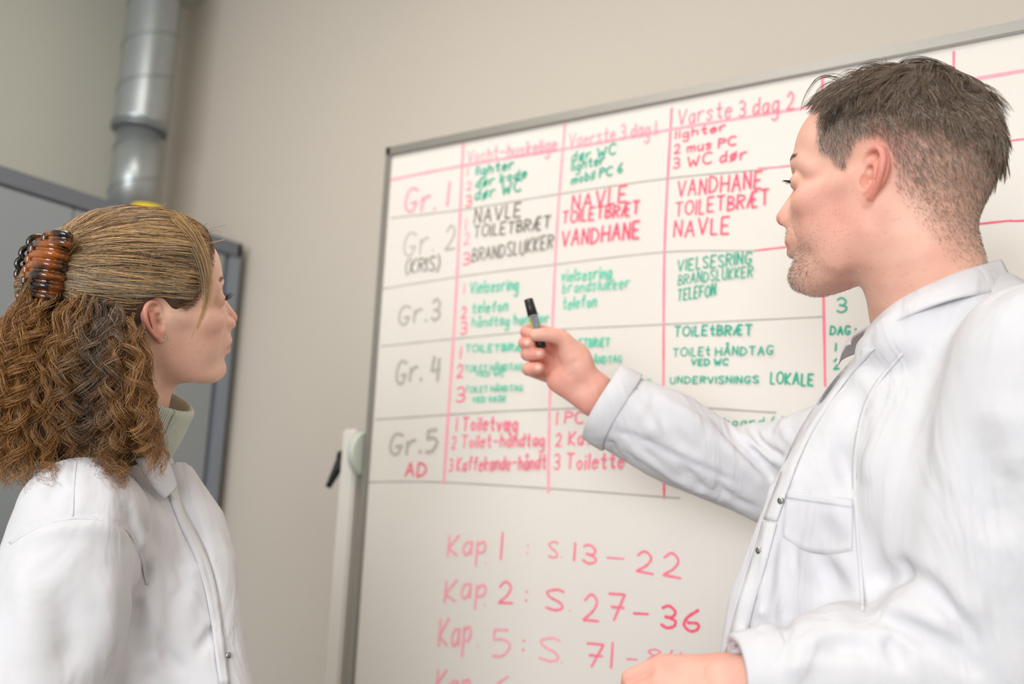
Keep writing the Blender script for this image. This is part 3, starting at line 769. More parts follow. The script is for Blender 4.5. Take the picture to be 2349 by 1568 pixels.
M['skin'] = mat('skin', (222, 170, 148), 0.48, sss=0.08, attr='skin', bump=0.25, bscale=900, spec=0.4)
M['white_coat'] = mat('white_cotton', (218, 216, 219), 0.85, noise=0.010, nscale=40, bump=0.10, bscale=1800, creases=0.6)
M['trousers'] = mat('dark_trousers', (52, 56, 66), 0.8)
M['shoe'] = mat('black_shoe', (30, 30, 32), 0.5)

# ================================================================== the woman
WH = Body(P(337, 716, 1.275), frame_of((57.7, 13.5), 15.0), 0.96)
WN = P(300, 1060, 1.31)                                           # base of her neck
WB = Body(WN, frame_of((78, 0)))
ax = WH.i(WB.w(-0.022, 0.0, -0.06))
wv = head_volume('w', [(-0.020, 0, -0.02), (-0.020, 0, -0.075), tuple(ax)], [0.056, 0.050, 0.055], zlo=min(-0.20, ax[2] - 0.05))
V, Q = wv.mesh(); V = relax(V, Q, 1, 0.4); whV, whQ, whN = V, Q, vnormals(V, Q)
whC = head_colors(V, 'w')
wtree = BVHTree.FromPolygons([tuple(p) for p in V], [tuple(int(i) for i in q) for q in Q])
# hidden core body inside the clothes and the arms down to the hands
def core(B, sh, arms, legs, h=0.008):
    v = Vol(B.O + np.array((-0.7, -0.7, -1.45 if B.O[2] > 1.4 else -1.35)), B.O + np.array((0.7, 0.7, 0.12)), h)
    return v
def body_mesh(B, hip, foot, height):
    """coarse core: trunk, legs to the floor; mostly hidden by clothes"""
    lo = B.O + np.array((-0.32, -0.32, -(B.O[2] - 0.005))); hi = B.O + np.array((0.32, 0.32, 0.03))
    v = Vol(lo, hi, 0.008)
    v.cap(B.w(0.0, 0, -0.03), B.w(0.01, 0, -0.16), 0.055, 0.085, k=0.04)
    v.cap(B.w(0.0, 0, -0.20), B.w(-0.01, 0, hip), 0.095, 0.085, k=0.05)
    for s in (-1, 1):
        v.cap(B.w(-0.01, s * 0.05, -0.09), B.w(-0.01, s * 0.13, -0.10), 0.04, 0.035, k=0.04)
        v.cap(B.w(0, s * 0.075, hip), B.w(0.01, s * 0.085, hip * .5 - B.O[2] * .5 + 0.05), 0.072, 0.05, k=0.03)
        v.cap(B.w(0.01, s * 0.085, hip * .5 - B.O[2] * .5 + 0.05), B.w(-0.01, s * 0.09, -B.O[2] + 0.08), 0.05, 0.034, k=0.02)
        v.cap(B.w(-0.02, s * 0.09, -B.O[2] + 0.045), B.w(0.11, s * 0.10, -B.O[2] + 0.032), 0.032, 0.026, k=0.02)
    V, Q = v.mesh(); return relax(V, Q, 1, 0.4), Q
def legs_clothes(B, root, hip):
    lo = B.O + np.array((-0.32, -0.32, -(B.O[2] - 0.055))); hi = B.O + np.array((0.32, 0.32, hip + 0.12))
    v = Vol(lo, hi, 0.008)
    zk = hip * .5 - B.O[2] * .5 + 0.05
    v.ell(B.w(0, 0, hip), (0.13, 0.13, 0.12), k=0.02)
    for s in (-1, 1):
        v.chain([B.w(0, s * 0.08, hip), B.w(0.012, s * 0.09, zk), B.w(-0.008, s * 0.092, -B.O[2] + 0.07)], [0.098, 0.075, 0.064], k=0.03)
    V, Q = v.mesh(); mesh_np('trousers', relax(V, Q, 2), Q, root, M['trousers'])
    for s in (-1, 1):
        v = Vol(B.O + np.array((-0.35, -0.35, -B.O[2])), B.O + np.array((0.35, 0.35, -B.O[2] + 0.13)), 0.006)
        a = B.w(-0.045, s * 0.09, -B.O[2] + 0.040); b = B.w(0.14, s * 0.105, -B.O[2] + 0.030)
        v.cap(a, b, 0.042, 0.038, k=0.01); v.cap(a, a + np.array((0, 0, 0.05)), 0.040, 0.044, k=0.02)
        v.half((0, 0, 0.001), (0, 0, -1))
        V, Q = v.mesh(); mesh_np('shoe', relax(V, Q, 2), Q, root, M['shoe'])
bV, bQ = body_mesh(WB, -0.52, 0, 0)
def arm_mesh(pts, rad, h=0.005):
    pts = np.array(pts); v = Vol(pts.min(0) - 0.08, pts.max(0) + 0.08, h); v.chain(pts, rad, k=0.01, n=12)
    V, Q = v.mesh(); return relax(V, Q, 1), Q
def simple_hand(wr, kn, side, up, h=0.0025, curl=1.0):
    """relaxed hand: wrist point, knuckle point, side = towards the thumb, up = back of the hand"""
    f = _n(kn - wr); side = _n(side - f * f.dot(side)); up = np.cross(f, side) if np.cross(f, side).dot(up) > 0 else np.cross(side, f)
    v = Vol(wr - 0.2, wr + 0.2, h); L = np.linalg.norm(kn - wr)
    for k in range(4):
        q = (1.5 - k) * 0.019
        v.cap(wr + side * q * 0.5, kn + side * q - f * abs(q) * .15, 0.015, 0.011, k=0.010)
        ln = (0.040, 0.045, 0.041, 0.032)[k]; p = kn + side * q
        a = p + (f - up * .25 * curl) * ln; b = a + (f * (1.35 - .6 * curl) - up * .65 * curl) * ln * .62; c = b + (f * (1.0 - .55 * curl) - up * .9) * ln * .5
        v.chain([p, a, b, c], [0.0095, 0.0088, 0.008, 0.007], k=0.004)
    t0 = wr + f * L * .25 + side * 0.022; t1 = wr + f * L * .7 + side * .045 - up * .012; t2 = t1 + (f * .85 + side * .25 - up * .2) * .032; t3 = t2 + (f - side * .1 - up * .1) * .024
    v.chain([t0, t1, t2, t3], [0.014, 0.0125, 0.0105, 0.009], k=0.008)
    v.chain([wr - f * 0.05, wr], [0.026, 0.025], k=0.012, flat=(up, 0.75))
    V, Q = v.mesh(); return relax(V, Q, 1, .4), Q
wpR = [WB.w(-0.02, -0.165, -0.09), WB.w(-0.055, -0.225, -0.36), WB.w(0.05, -0.225, -0.58)]
wpL = [WB.w(-0.02, 0.165, -0.09), WB.w(-0.03, 0.225, -0.36), WB.w(0.08, 0.215, -0.57)]
parts = [(whV @ WH.R.T * WH.s + WH.O, whQ), (bV, bQ)]
for p, s in ((wpR, -1), (wpL, 1)):
    parts.append(arm_mesh(p, [0.042, 0.036, 0.026]))
    d = _n(p[2] - p[1]); parts.append(simple_hand(p[2] + d * 0.02, p[2] + d * 0.10, WB.w(1, 0, 0) - WB.O, WB.w(0, s, 0) - WB.O))
V, Q = join(parts)
woman = mesh_np('person', V, Q, None, M['skin'])
C = np.tile(np.array(srgb((240, 196, 172))[:3]), (len(V), 1)); C[:len(whC)] = whC; vcol(woman, 'skin', C)
tag(woman, 'person with long curly brown hair in a white coat, looking up at the whiteboard', 'person')
legs_clothes(WB, woman, -0.52)

# ---- roll-neck jumper
v = Vol(WB.O - np.array((0.2, 0.2, 0.22)), WB.O + np.array((0.2, 0.2, 0.20)), 0.0025)
nb = WH.w(-0.004, 0, -0.112)
dn = _n(nb - WB.w(-0.040, 0, -0.05)); nt = nb + dn * 0.006
v.cap(WB.w(-0.040, 0, -0.05), nt - dn * 0.004, 0.066, 0.0585, k=0.0)
v.cap(WB.w(-0.01, 0, -0.12), WB.w(-0.03, 0, -0.08), 0.085, 0.075, k=0.02)
v.cap(nt - dn * 0.050, nt - dn * 0.001, 0.0625, 0.0615, k=0.006)
v.bump([nt - dn * 0.060 + q for q in [0.068 * (math.cos(a) * _n(np.cross(dn, (1, 0, 0))) + math.sin(a) * np.cross(dn, _n(np.cross(dn, (1, 0, 0))))) for a in np.linspace(0, 6.3, 20)]], 0.004, -0.004)
v.half(nt, dn, 0.008)
v.cap(nt - dn * 0.03, nt + dn * 0.05, 0.0515, 0.054, k=0.004, op='s')
v.half(WB.w(0, 0, -0.17), (0, 0, -1))
V, Q = v.mesh(); V = relax(V, Q, 1)
M['knit'] = mat('pale_green_wool', (222, 230, 212), 0.95, noise=0.04, nscale=60, bump=0.0, sheen=0.3)
nt_ = M['knit'].node_tree; wv_ = nt_.nodes.new('ShaderNodeTexWave'); tc_ = nt_.nodes.new('ShaderNodeTexCoord'); bp_ = nt_.nodes.new('ShaderNodeBump')
at_ = nt_.nodes.new('ShaderNodeAttribute'); at_.attribute_name = 'rib'
wv_.inputs['Scale'].default_value = 1.0; wv_.inputs['Distortion'].default_value = 0.6; wv_.inputs['Detail'].default_value = 2
nt_.links.new(at_.outputs['Vector'], wv_.inputs['Vector']); nt_.links.new(wv_.outputs['Fac'], bp_.inputs['Height'])
bp_.inputs['Strength'].default_value = 0.8; bp_.inputs['Distance'].default_value = 0.0018; nt_.links.new(bp_.outputs[0], nt_.nodes['Principled BSDF'].inputs['Normal'])
jum = mesh_np('roll_neck_jumper', V, Q, woman, M['knit'])
e1 = _n(np.cross(dn, (1, 0, 0))); e2 = np.cross(dn, e1); r_ = V - nt
ang = np.arctan2(r_ @ e1, r_ @ e2)
vcol(jum, 'rib', np.stack([ang * 6.5, (r_ @ dn) * 40, 0 * ang], 1))
jum['label'] = 'pale green ribbed roll neck'

# ---- her coat
v = Vol(WB.O + np.array((-0.36, -0.36, -0.80)), WB.O + np.array((0.36, 0.36, 0.06)), 0.0038)
v.cap(WB.w(-0.015, 0, -0.05), WB.w(0.0, 0, -0.10), 0.085, 0.11, k=0.03)
v.ell(WB.w(-0.005, 0, -0.22), (0.118, 0.175, 0.22), WB.R, k=0.04)
v.cap(WB.w(-0.01, -0.09, -0.085), WB.w(-0.01, 0.09, -0.085), 0.070, 0.070, k=0.04)
v.ell(WB.w(0.060, -0.065, -0.26), (0.085, 0.075, 0.10), WB.R, k=0.05); v.ell(WB.w(0.060, 0.065, -0.26), (0.085, 0.075, 0.10), WB.R, k=0.05)
v.ell(WB.w(0.02, 0, -0.50), (0.14, 0.18, 0.26), WB.R, k=0.06)
v.cap(WB.w(0.03, -0.05, -0.50), WB.w(0.03, -0.06, -0.74), 0.125, 0.14, k=0.05); v.cap(WB.w(0.03, 0.05, -0.50), WB.w(0.03, 0.06, -0.74), 0.125, 0.14, k=0.05)
v.chain([P(394, 1082, 1.285), P(452, 1200, 1.27), P(474, 1300, 1.25), P(474, 1440, 1.22), P(498, 1600, 1.19), P(540, 1800, 1.16)], [0.022, 0.030, 0.036, 0.040, 0.045, 0.06], k=0.045)
def sleeve(v, pts, rad, end, k=0.012, hole=0.045):
    v.chain(pts, rad, k=k, n=14)
    d = _n(pts[-1] - pts[-2])
    v.half(pts[-1] + d * end, d) if False else None
    return d
for p in (wpR, wpL):
    d = _n(p[2] - p[1])
    v.chain([p[0] + np.array((0, 0, 0.015)), p[0] * .55 + p[1] * .45, p[1], p[1] * .4 + p[2] * .6, p[2] - d * 0.0], [0.074, 0.075, 0.068, 0.060, 0.055], k=0.016, n=14)
    v.cap(p[2] + d * 0.0, p[2] + d * 0.10, 0.044, 0.06, k=0.002, op='s')
# neck opening
v.cap(WB.w(0.01, 0, -0.02), WB.w(0.02, 0, 0.12), 0.070, 0.09, k=0.006, op='s')
v.half(WB.w(0, 0, -0.745), (0, 0, -1))
CW = lambda x, y, z: 0.0035 * wav(x, y, z * 0.35, 21, 9) + 0.0012 * wav(x, y, z * .4, 22, 24)
v.disp(CW)
folds(v, [
 ([(20, 1250), (95, 1203), (190, 1186), (285, 1208), (325, 1275), (345, 1380)], 0.004, -0.0025),
 ([(60, 1235), (130, 1210), (230, 1205), (290, 1230)], 0.010, 0.0025),
 ([(176, 1040), (168, 1100), (165, 1185)], 0.003, -0.0016),
 ([(290, 1200), (345, 1300), (352, 1420), (335, 1560)], 0.012, 0.006),
 ([(308, 1350), (318, 1430), (332, 1500), (345, 1567)], 0.008, -0.016), ([(312, 1365), (335, 1335), (342, 1300)], 0.006, -0.007),
 ([(288, 1150), (310, 1230), (350, 1330)], 0.007, -0.005), ([(330, 1170), (345, 1240), (352, 1290)], 0.008, -0.005), ([(365, 1180), (390, 1270), (400, 1340), (412, 1365)], 0.009, 0.006),
 ([(385, 1210), (412, 1320), (420, 1365)], 0.007, -0.006), ([(430, 1290), (440, 1330), (420, 1450)], 0.010, 0.005),
 ([(450, 1500), (480, 1460), (502, 1425)], 0.006, -0.005), ([(350, 1440), (380, 1500), (430, 1540)], 0.008, -0.004),
 ([(400, 1100), (430, 1170), (455, 1240)], 0.007, -0.004), ([(440, 1180), (470, 1270), (500, 1400)], 0.005, -0.004),
 ([(20, 1180), (40, 1130), (52, 1090)], 0.006, -0.004), ([(100, 1150), (150, 1110)], 0.010, -0.003),
 ([(40, 1300), (60, 1400), (50, 1540)], 0.014, 0.003), ([(140, 1330), (160, 1450), (150, 1560)], 0.016, -0.003), ([(235, 1300), (250, 1400), (240, 1540)], 0.014, 0.003)])
wcv = v
V, Q = v.mesh(); V = relax(V, Q, 1, 0.5)
wcoat = mesh_np('lab_coat', V, Q, woman, M['white_coat'])

# ================================================================== the man
MH = Body(P(2028, 442.7, 1.116), frame_of((-54.1, 2.5), -2.6), 1.0)
MN = P(2165, 735, 1.13)
MB = Body(MN, frame_of((-84, 0)))
ax = MH.i(MB.w(0.0, 0.0, -0.05))
mv = head_volume('m', [(-0.024, 0, -0.02), (-0.040, 0, -0.08), tuple(ax)], [0.063, 0.062, 0.072], zlo=min(-0.2, ax[2] - 0.06))
V, Q = mv.mesh(); V = relax(V, Q, 1, 0.4); mhV, mhQ, mhN = V, Q, vnormals(V, Q)
mhC = head_colors(V, 'm')
D0 = 1.48
H_ = lambda px, py, d: P(px, py, D0 + d)
# right hand closed round the marker
hv = Vol(H_(1270, 820, 0.02) - 0.13, H_(1270, 820, 0.02) + np.array((0.16, 0.13, 0.13)), 0.0014)
wr = H_(1372, 906, 0.012)
mcp = [H_(1284, 776, 0.046), H_(1280, 806, 0.052), H_(1278, 838, 0.050), H_(1280, 868, 0.040)]
for q, r in zip(mcp, (0.0150, 0.0150, 0.0145, 0.0135)): hv.cap(wr + (q - wr) * 0.15, q, 0.018, r, k=0.012)
hv.cap(H_(1362, 888, 0.004), H_(1306, 806, 0.006), 0.019, 0.0165, k=0.014)           # thenar
hv.ell(H_(1322, 832, 0.006), (0.024, 0.020, 0.030), k=0.014)
hv.cap(H_(1352, 918, 0.006), H_(1278, 872, 0.014), 0.020, 0.0165, k=0.012)            # heel of the hand
hv.ell(H_(1298, 868, 0.010), (0.022, 0.018, 0.019), k=0.012)
hv.chain([mcp[0], H_(1232, 757, 0.040), H_(1206, 760, 0.016), H_(1216, 764, 0.002)], [0.0125, 0.0102, 0.0092, 0.0080], k=0.004, n=9)
hv.chain([mcp[1], H_(1222, 788, 0.046), H_(1203, 786, 0.016), H_(1217, 788, 0.000)], [0.0125, 0.0105, 0.0098, 0.0086], k=0.0035, n=9)
hv.chain([mcp[2], H_(1224, 816, 0.042), H_(1210, 812, 0.010), H_(1238, 811, -0.006)], [0.0125, 0.0108, 0.0102, 0.0094], k=0.0035, n=9)
hv.chain([mcp[3], H_(1222, 850, 0.032), H_(1212, 846, 0.006), H_(1236, 844, -0.008)], [0.0120, 0.0102, 0.0098, 0.0090], k=0.0035, n=9)
hv.chain([H_(1312, 812, 0.000), H_(1292, 778, -0.006), H_(1260, 768, -0.012), H_(1229, 768, -0.016)], [0.0165, 0.0125, 0.0112, 0.0092], k=0.007, n=10)
hv.chain([wr, H_(1400, 945, 0.012), H_(1450, 985, 0.010)], [0.0265, 0.0280, 0.031], k=0.016, flat=(_n(RW @ np.array([0.25, -0.2, 1.0])), 0.82))
hv.bump([H_(1300, 800, -0.012), H_(1318, 822, -0.014), H_(1322, 850, -0.012), H_(1300, 866, -0.010)], 0.0025, -0.0018, n=9)     # palm crease
hv.bump([H_(1262, 812, -0.004), H_(1275, 830, -0.006), H_(1290, 846, -0.008)], 0.0030, -0.0035, n=7)
hv.bump([H_(1262, 757, -0.022), H_(1262, 778, -0.022)], 0.0016, -0.0008)
for a, b in (((1345, 868), (1358, 925)), ((1352, 862), (1366, 922))): hv.bump(snap(hv, spline(np.array([a, b], float), 5)), 0.0018, -0.0009)
V1, Q1 = hv.mesh(); V1 = relax(V1, Q1, 2, 0.4); n1 = len(V1)
# arm line: shoulder, elbow, wrist
mR = [MB.w(-0.005, -0.180, -0.120), P(1815, 1150, 1.43), wr]
mL = [MB.w(-0.03, 0.195, -0.095), P(2235, 1500, 0.93), P(1680, 1568, 0.93)]
lw = P(1662, 1568, 0.935); lk = P(1515, 1586, 0.950)
V2, Q2 = simple_hand(lw, lk, RW @ np.array([0.1, 0.55, -0.8]), RW @ np.array([-0.1, -0.9, -0.4]), 0.002, 1.6)
bV, bQ = body_mesh(MB, -0.58, 0, 0)
parts = [(mhV @ MH.R.T + MH.O, mhQ), (V1, Q1), (V2, Q2), (bV, bQ), arm_mesh([mR[0], mR[1], wr + _n(mR[1] - wr) * 0.03], [0.05, 0.042, 0.028]), arm_mesh([mL[0], mL[1], lw], [0.05, 0.042, 0.025])]
V, Q = join(parts)
man = mesh_np('person', V, Q, None, M['skin'])
C = np.tile(np.array(srgb((238, 180, 160))[:3]), (len(V), 1)); C[:len(mhC)] = mhC
hs = slice(len(mhC), len(mhC) + n1 + len(V2)); x, y, z = V[hs].T
nb = np.clip(0.45 + wav(x, y, z, 5, 20) + 0.5 * wav(x, y, z, 6, 55), 0, 1)[:, None]
C[hs] = C[hs] * (1 - 0.4 * nb) + np.array(srgb((234, 140, 124))[:3]) * 0.4 * nb
# finger ends are redder
for t in (H_(1238, 811, -0.006), H_(1236, 844, -0.008), H_(1217, 788, 0), H_(1210, 762, 0.01), H_(1300, 868, 0)):
    w = np.exp(-((V[hs] - t) ** 2).sum(1) / 0.013 ** 2)[:, None] * 0.5; C[hs] = C[hs] * (1 - w) + np.array(srgb((224, 112, 100))[:3]) * w
vcol(man, 'skin', C)
tag(man, 'person with short greying hair in a white coat pointing a marker at the whiteboard', 'person')
legs_clothes(MB, man, -0.58)
M['nail'] = mat('fingernail', (240, 186, 170), 0.25, spec=0.5)
for a, b in ((H_(1238, 811, -0.006), H_(1212, 812, 0.008)), (H_(1236, 844, -0.008), H_(1214, 846, 0.004)), (H_(1214, 788, 0.000), H_(1203, 786, 0.014))):
    n_ = _n(CAM - a); d = _n(a - b); t = _n(np.cross(d, n_)); n_ = np.cross(t, d)
    v = Vol(a - 0.02, a + 0.02, 0.0009)
    v.ell(a + n_ * 0.0035 + d * 0.001, (0.0078, 0.0062, 0.0060), np.stack([d, t, n_], 1), k=0)
    V, Q = v.mesh(); mesh_np('fingernail', V, Q, man, M['nail'])

# ---- his coat
v = Vol(MB.O + np.array((-0.66, -0.40, -0.86)), MB.O + np.array((0.36, 0.46, 0.10)), 0.0040)
v.cap(MB.w(-0.02, 0, -0.045), MB.w(-0.01, 0, -0.12), 0.088, 0.12, k=0.03)
v.ell(MB.w(-0.015, 0, -0.24), (0.135, 0.20, 0.24), MB.R, k=0.04)
v.cap(MB.w(-0.01, -0.10, -0.085), MB.w(-0.02, 0.10, -0.085), 0.078, 0.078, k=0.05)
v.cap(MB.w(-0.035, -0.04, -0.035), MB.w(-0.035, 0.04, -0.035), 0.062, 0.062, k=0.05)
v.ell(MB.w(0.07, 0.05, -0.22), (0.08, 0.12, 0.14), MB.R, k=0.05)
v.ell(MB.w(0.03, 0, -0.50), (0.155, 0.19, 0.28), MB.R, k=0.06)
v.cap(MB.w(0.02, -0.06, -0.50), MB.w(0.02, -0.07, -0.82), 0.13, 0.15, k=0.05); v.cap(MB.w(0.02, 0.06, -0.50), MB.w(0.02, 0.07, -0.82), 0.13, 0.15, k=0.05)
v.chain([MB.w(0.10, 0.05, -0.10), MB.w(0.165, 0.05, -0.20), MB.w(0.205, 0.05, -0.32), MB.w(0.25, 0.05, -0.70)], [0.018, 0.030, 0.036, 0.05], k=0.055)
el = mR[1]; cuff = P(1402, 930, 1.487)
v.chain([mR[0] + np.array((0, 0, 0.01)), P(1835, 1052, 1.425), P(1735, 1048, 1.468)], [0.080, 0.064, 0.052], k=0.02, n=9)
rc = _n(el - cuff)
v.chain([el, el * .62 + cuff * .38, el * .3 + cuff * .7, cuff + rc * 0.02], [0.046, 0.058, 0.066, 0.058], k=0.004, n=12)
el = mL[1]
v.chain([mL[0] + np.array((0, 0, 0.005)), mL[0] * .5 + el * .5, el], [0.088, 0.090, 0.084], k=0.02, n=10)
v.chain([el, el * .55 + mL[2] * .45, mL[2] * .90 + el * .10], [0.082, 0.064, 0.040], k=0.02, n=10)
v.half(cuff + rc * 0.004 if False else MB.w(0, 0, -0.825), (0, 0, -1))
v.chain([P(2000, 800, 1.075), P(2050, 765, 1.045), P(2110, 738, 1.030), P(2200, 712, 1.030), P(2285, 700, 1.07)], [0.016, 0.022, 0.026, 0.028, 0.028], k=0.03)
# neck opening
v.cap(MB.w(0.015, 0, 0.00), MB.w(0.05, 0, 0.16), 0.070, 0.105, k=0.006, op='s')
v.disp(lambda x, y, z: 0.0042 * wav(x, y, z * 0.4, 31, 8) + 0.0014 * wav(x, y, z * .5, 32, 22))
# sleeve mouth, cut square and hollow
for e, d, r in ((cuff, -rc, 0.050), (mL[2] * .93 + mL[1] * .07, _n(mL[2] - mL[1]), 0.034)):
    v.cap(e + d * 0.004, e + d * 0.12, 0.10, 0.12, k=0.0, op='s') if False else None
    a = e - d * 0.03
    v.cap(a, e + d * 0.10, r, r * 1.2, k=0.003, op='s')
folds(v, [
 ([(1955, 960), (1945, 1060), (1968, 1200), (1988, 1330), (1995, 1440)], 0.016, -0.013),
 ([(1975, 1000), (1990, 1120), (2005, 1240)], 0.012, 0.007),
 ([(2010, 1335), (2045, 1318), (2085, 1308)], 0.009, -0.012), ([(2085, 1308), (2140, 1345), (2200, 1420), (2240, 1500)], 0.009, -0.009), ([(2110, 1300), (2180, 1360), (2240, 1450)], 0.014, 0.007),
 ([(2020, 1412), (2090, 1440), (2170, 1480), (2250, 1545)], 0.008, -0.009), ([(2030, 1390), (2110, 1415), (2200, 1460)], 0.010, 0.006),
 ([(2030, 1470), (2050, 1490), (2070, 1530)], 0.007, -0.007), ([(1920, 1020), (1940, 1070), (1956, 1130)], 0.008, -0.006),
 ([(1840, 1205), (1860, 1270), (1905, 1330), (1960, 1370)], 0.012, -0.006), ([(1880, 1190), (1920, 1240), (1950, 1260)], 0.009, -0.004),
 ([(1790, 1150), (1770, 1240), (1755, 1340), (1745, 1480)], 0.006, 0.004), ([(1815, 1160), (1795, 1300), (1800, 1420), (1780, 1530)], 0.006, -0.005), ([(1745, 1290), (1725, 1380), (1705, 1500)], 0.005, -0.004),
 ([(1900, 860), (1950, 900), (1975, 980)], 0.012, -0.004), ([(2260, 950), (2275, 1100), (2270, 1250)], 0.018, -0.006), ([(2310, 900), (2320, 1100)], 0.02, 0.005),
 ([(1990, 830), (2060, 790), (2140, 800)], 0.014, 0.004), ([(1900, 1480), (1850, 1500), (1790, 1540)], 0.010, 0.006),
 ([(1790, 1510), (1870, 1490), (1950, 1480), (2000, 1500)], 0.007, -0.007),
 # extended sleeve
 ([(1640, 965), (1700, 1022), (1790, 1108)], 0.007, -0.010), ([(1510, 915), (1590, 960), (1680, 1045), (1770, 1125)], 0.010, 0.004),
 ([(1668, 968), (1690, 1000), (1740, 1045), (1790, 1080)], 0.006, -0.008), ([(1695, 968), (1715, 1005), (1760, 1045), (1800, 1075)], 0.006, 0.006), ([(1722, 975), (1742, 1010), (1790, 1050)], 0.0055, -0.008), ([(1740, 980), (1765, 1010), (1800, 1035)], 0.005, 0.006),
 ([(1760, 975), (1770, 1020), (1800, 1050)], 0.005, -0.005), ([(1795, 960), (1800, 990), (1820, 1020)], 0.006, 0.004),
 ([(1405, 985), (1480, 1010), (1560, 1050), (1640, 1085), (1700, 1110)], 0.004, -0.0035), ([(1400, 1010), (1420, 1055), (1470, 1095)], 0.006, -0.005), ([(1420, 1000), (1500, 1060), (1580, 1110), (1680, 1150)], 0.008, 0.0045),
 ([(1450, 1010), (1530, 1080), (1600, 1120)], 0.006, -0.0035), ([(1560, 1060), (1600, 1110), (1660, 1150)], 0.007, -0.004), ([(1640, 1100), (1680, 1140), (1740, 1165)], 0.006, -0.003),
 ([(1440, 900), (1480, 960), (1520, 1010)], 0.010, 0.003), ([(1500, 920), (1540, 990), (1620, 1050)], 0.010, -0.003)])
mcvol = v
V, Q = v.mesh(); V = relax(V, Q, 1, 0.5)
mcoat = mesh_np('lab_coat', V, Q, man, M['white_coat'])
# turned-back cuff of the pointing sleeve
def cuff_mesh(name, e, d, r, length, root, up, squash=0.9):
    a_ = _n(np.cross(d, up)); b_ = np.cross(a_, d); V, F = [], []; n = 40
    prof = [(0.0, r * 0.84), (0.0, r * 0.95), (0.0015, r * 1.0), (length * .5, r * 1.04), (length - .002, r * 1.05), (length, r * 1.03), (length, r * 0.93)]
    prof = [(-0.03, r * 0.80)] + prof if False else prof
    for t, rr in [(0.03, r * 0.84)] + prof:
        for k in range(n):
            t2 = 2 * math.pi * k / n; w = 1 + 0.018 * math.sin(3 * t2 + 1) + 0.01 * math.sin(7 * t2)
            V.append(e + d * (t + 0.002 * math.sin(2 * t2)) + (a_ * math.cos(t2) * squash + b_ * math.sin(t2)) * rr * w)
    m_ = len(prof) + 1
    F = [(i * n + k, (i + 1) * n + k, (i + 1) * n + (k + 1) % n, i * n + (k + 1) % n) for i in range(m_ - 1) for k in range(n)]
    return mesh_np(name, V, F, root, M['white_coat'])
cuff_mesh('cuff', cuff - rc * 0.016, rc, 0.062, 0.036, mcoat, (0, 0, 1))
e_ = mL[2] * .97 + mL[1] * .03; cuff_mesh('cuff', e_, _n(mL[1] - mL[2]), 0.046, 0.040, mcoat, (0, 0, 1))

# ---- collars, plackets, pockets and seams: cloth bands laid on the coats
def patch(name, rails, tree, off, root, thick=0.0022, nu=30, nv=6, extra=None, mirror=None, m_=None, puff=0.0):
    """a cloth piece lying on a coat: rails are pixel polylines across it; each sample is dropped on the coat and lifted by off (per rail)"""
    R = [spline(np.array(r, float), nu) for r in rails]; off = np.broadcast_to(off, (len(R),))
    S = np.linspace(0, len(R) - 1, nv); V = np.zeros((nu, nv, 3)); last = 1.2
    for b, s_ in enumerate(S):
        i = min(int(s_), len(R) - 2); f = s_ - i
        for a in range(nu):
            q = R[i][a] * (1 - f) + R[i + 1][a] * f; o = off[i] * (1 - f) + off[i + 1] * f + puff * math.sin(math.pi * b / (nv - 1))
            r = ray(*q[:2]); rn = _n(r); h = tree.ray_cast(Vector(CAM), Vector(rn), 3.0)
            d = h[3] / np.linalg.norm(r) if h[0] is not None else None
            if len(q) > 2: d = q[2] + o
            V[a, b] = (np.nan if d is None else d - o)
            if d is not None: V[a, b] = CAM + r * (d - o)
    for b in range(nv):                      # fill what missed the coat from its neighbours
        col = V[:, b]; bad = np.isnan(col[:, 0])
        if bad.all(): V[:, b] = V[:, b - 1] + (V[:, b - 1] - V[:, b - 2]) if b > 1 else V[:, b]; continue
        k = np.arange(nu)
        dd = np.array([proj(c)[2] if not z_ else np.nan for c, z_ in zip(col, bad)])
        dd = np.interp(k, k[~bad], dd[~bad]); i = min(int(S[b]), len(R) - 2); f = S[b] - i
        for a in np.where(bad)[0]: q = R[i][a] * (1 - f) + R[i + 1][a] * f; V[a, b] = P(q[0], q[1], dd[a])
    # calm the depth jumps
    for _ in range(3): V[1:-1] = V[1:-1] * .5 + (V[:-2] + V[2:]) * .25
    F = [(a * nv + b, a * nv + b + 1, (a + 1) * nv + b + 1, (a + 1) * nv + b) for a in range(nu - 1) for b in range(nv - 1)]
    Vs = V.reshape(-1, 3)
    if mirror is not None:
        q = mirror.i(Vs); q[:, 1] *= -1; n0 = len(Vs); Vs = np.vstack([Vs, mirror.w(q)]); F = F + [tuple(i + n0 for i in f[::-1]) for f in F]
    o = mesh_np(name, Vs, F, root, m_ or M['white_coat'])
    s = o.modifiers.new('thickness', 'SOLIDIFY'); s.thickness = thick; s.offset = 0
    return o
def band(pts, w):
    """two rails w pixels apart along a pixel polyline"""
    p = spline(np.array(pts, float), 24); T = np.gradient(p, axis=0); T /= np.linalg.norm(T, axis=1)[:, None]; N = np.stack([-T[:, 1], T[:, 0]], 1)
    return [p + N * w / 2, p - N * w / 2]
V_, Q_ = mcvol.mesh(); mct = BVHTree.FromPolygons([tuple(map(float, p)) for p in relax(V_, Q_, 1)], [tuple(int(i) for i in q) for q in Q_])
V_, Q_ = wcv.mesh(); wct = BVHTree.FromPolygons([tuple(map(float, p)) for p in relax(V_, Q_, 1)], [tuple(int(i) for i in q) for q in Q_])
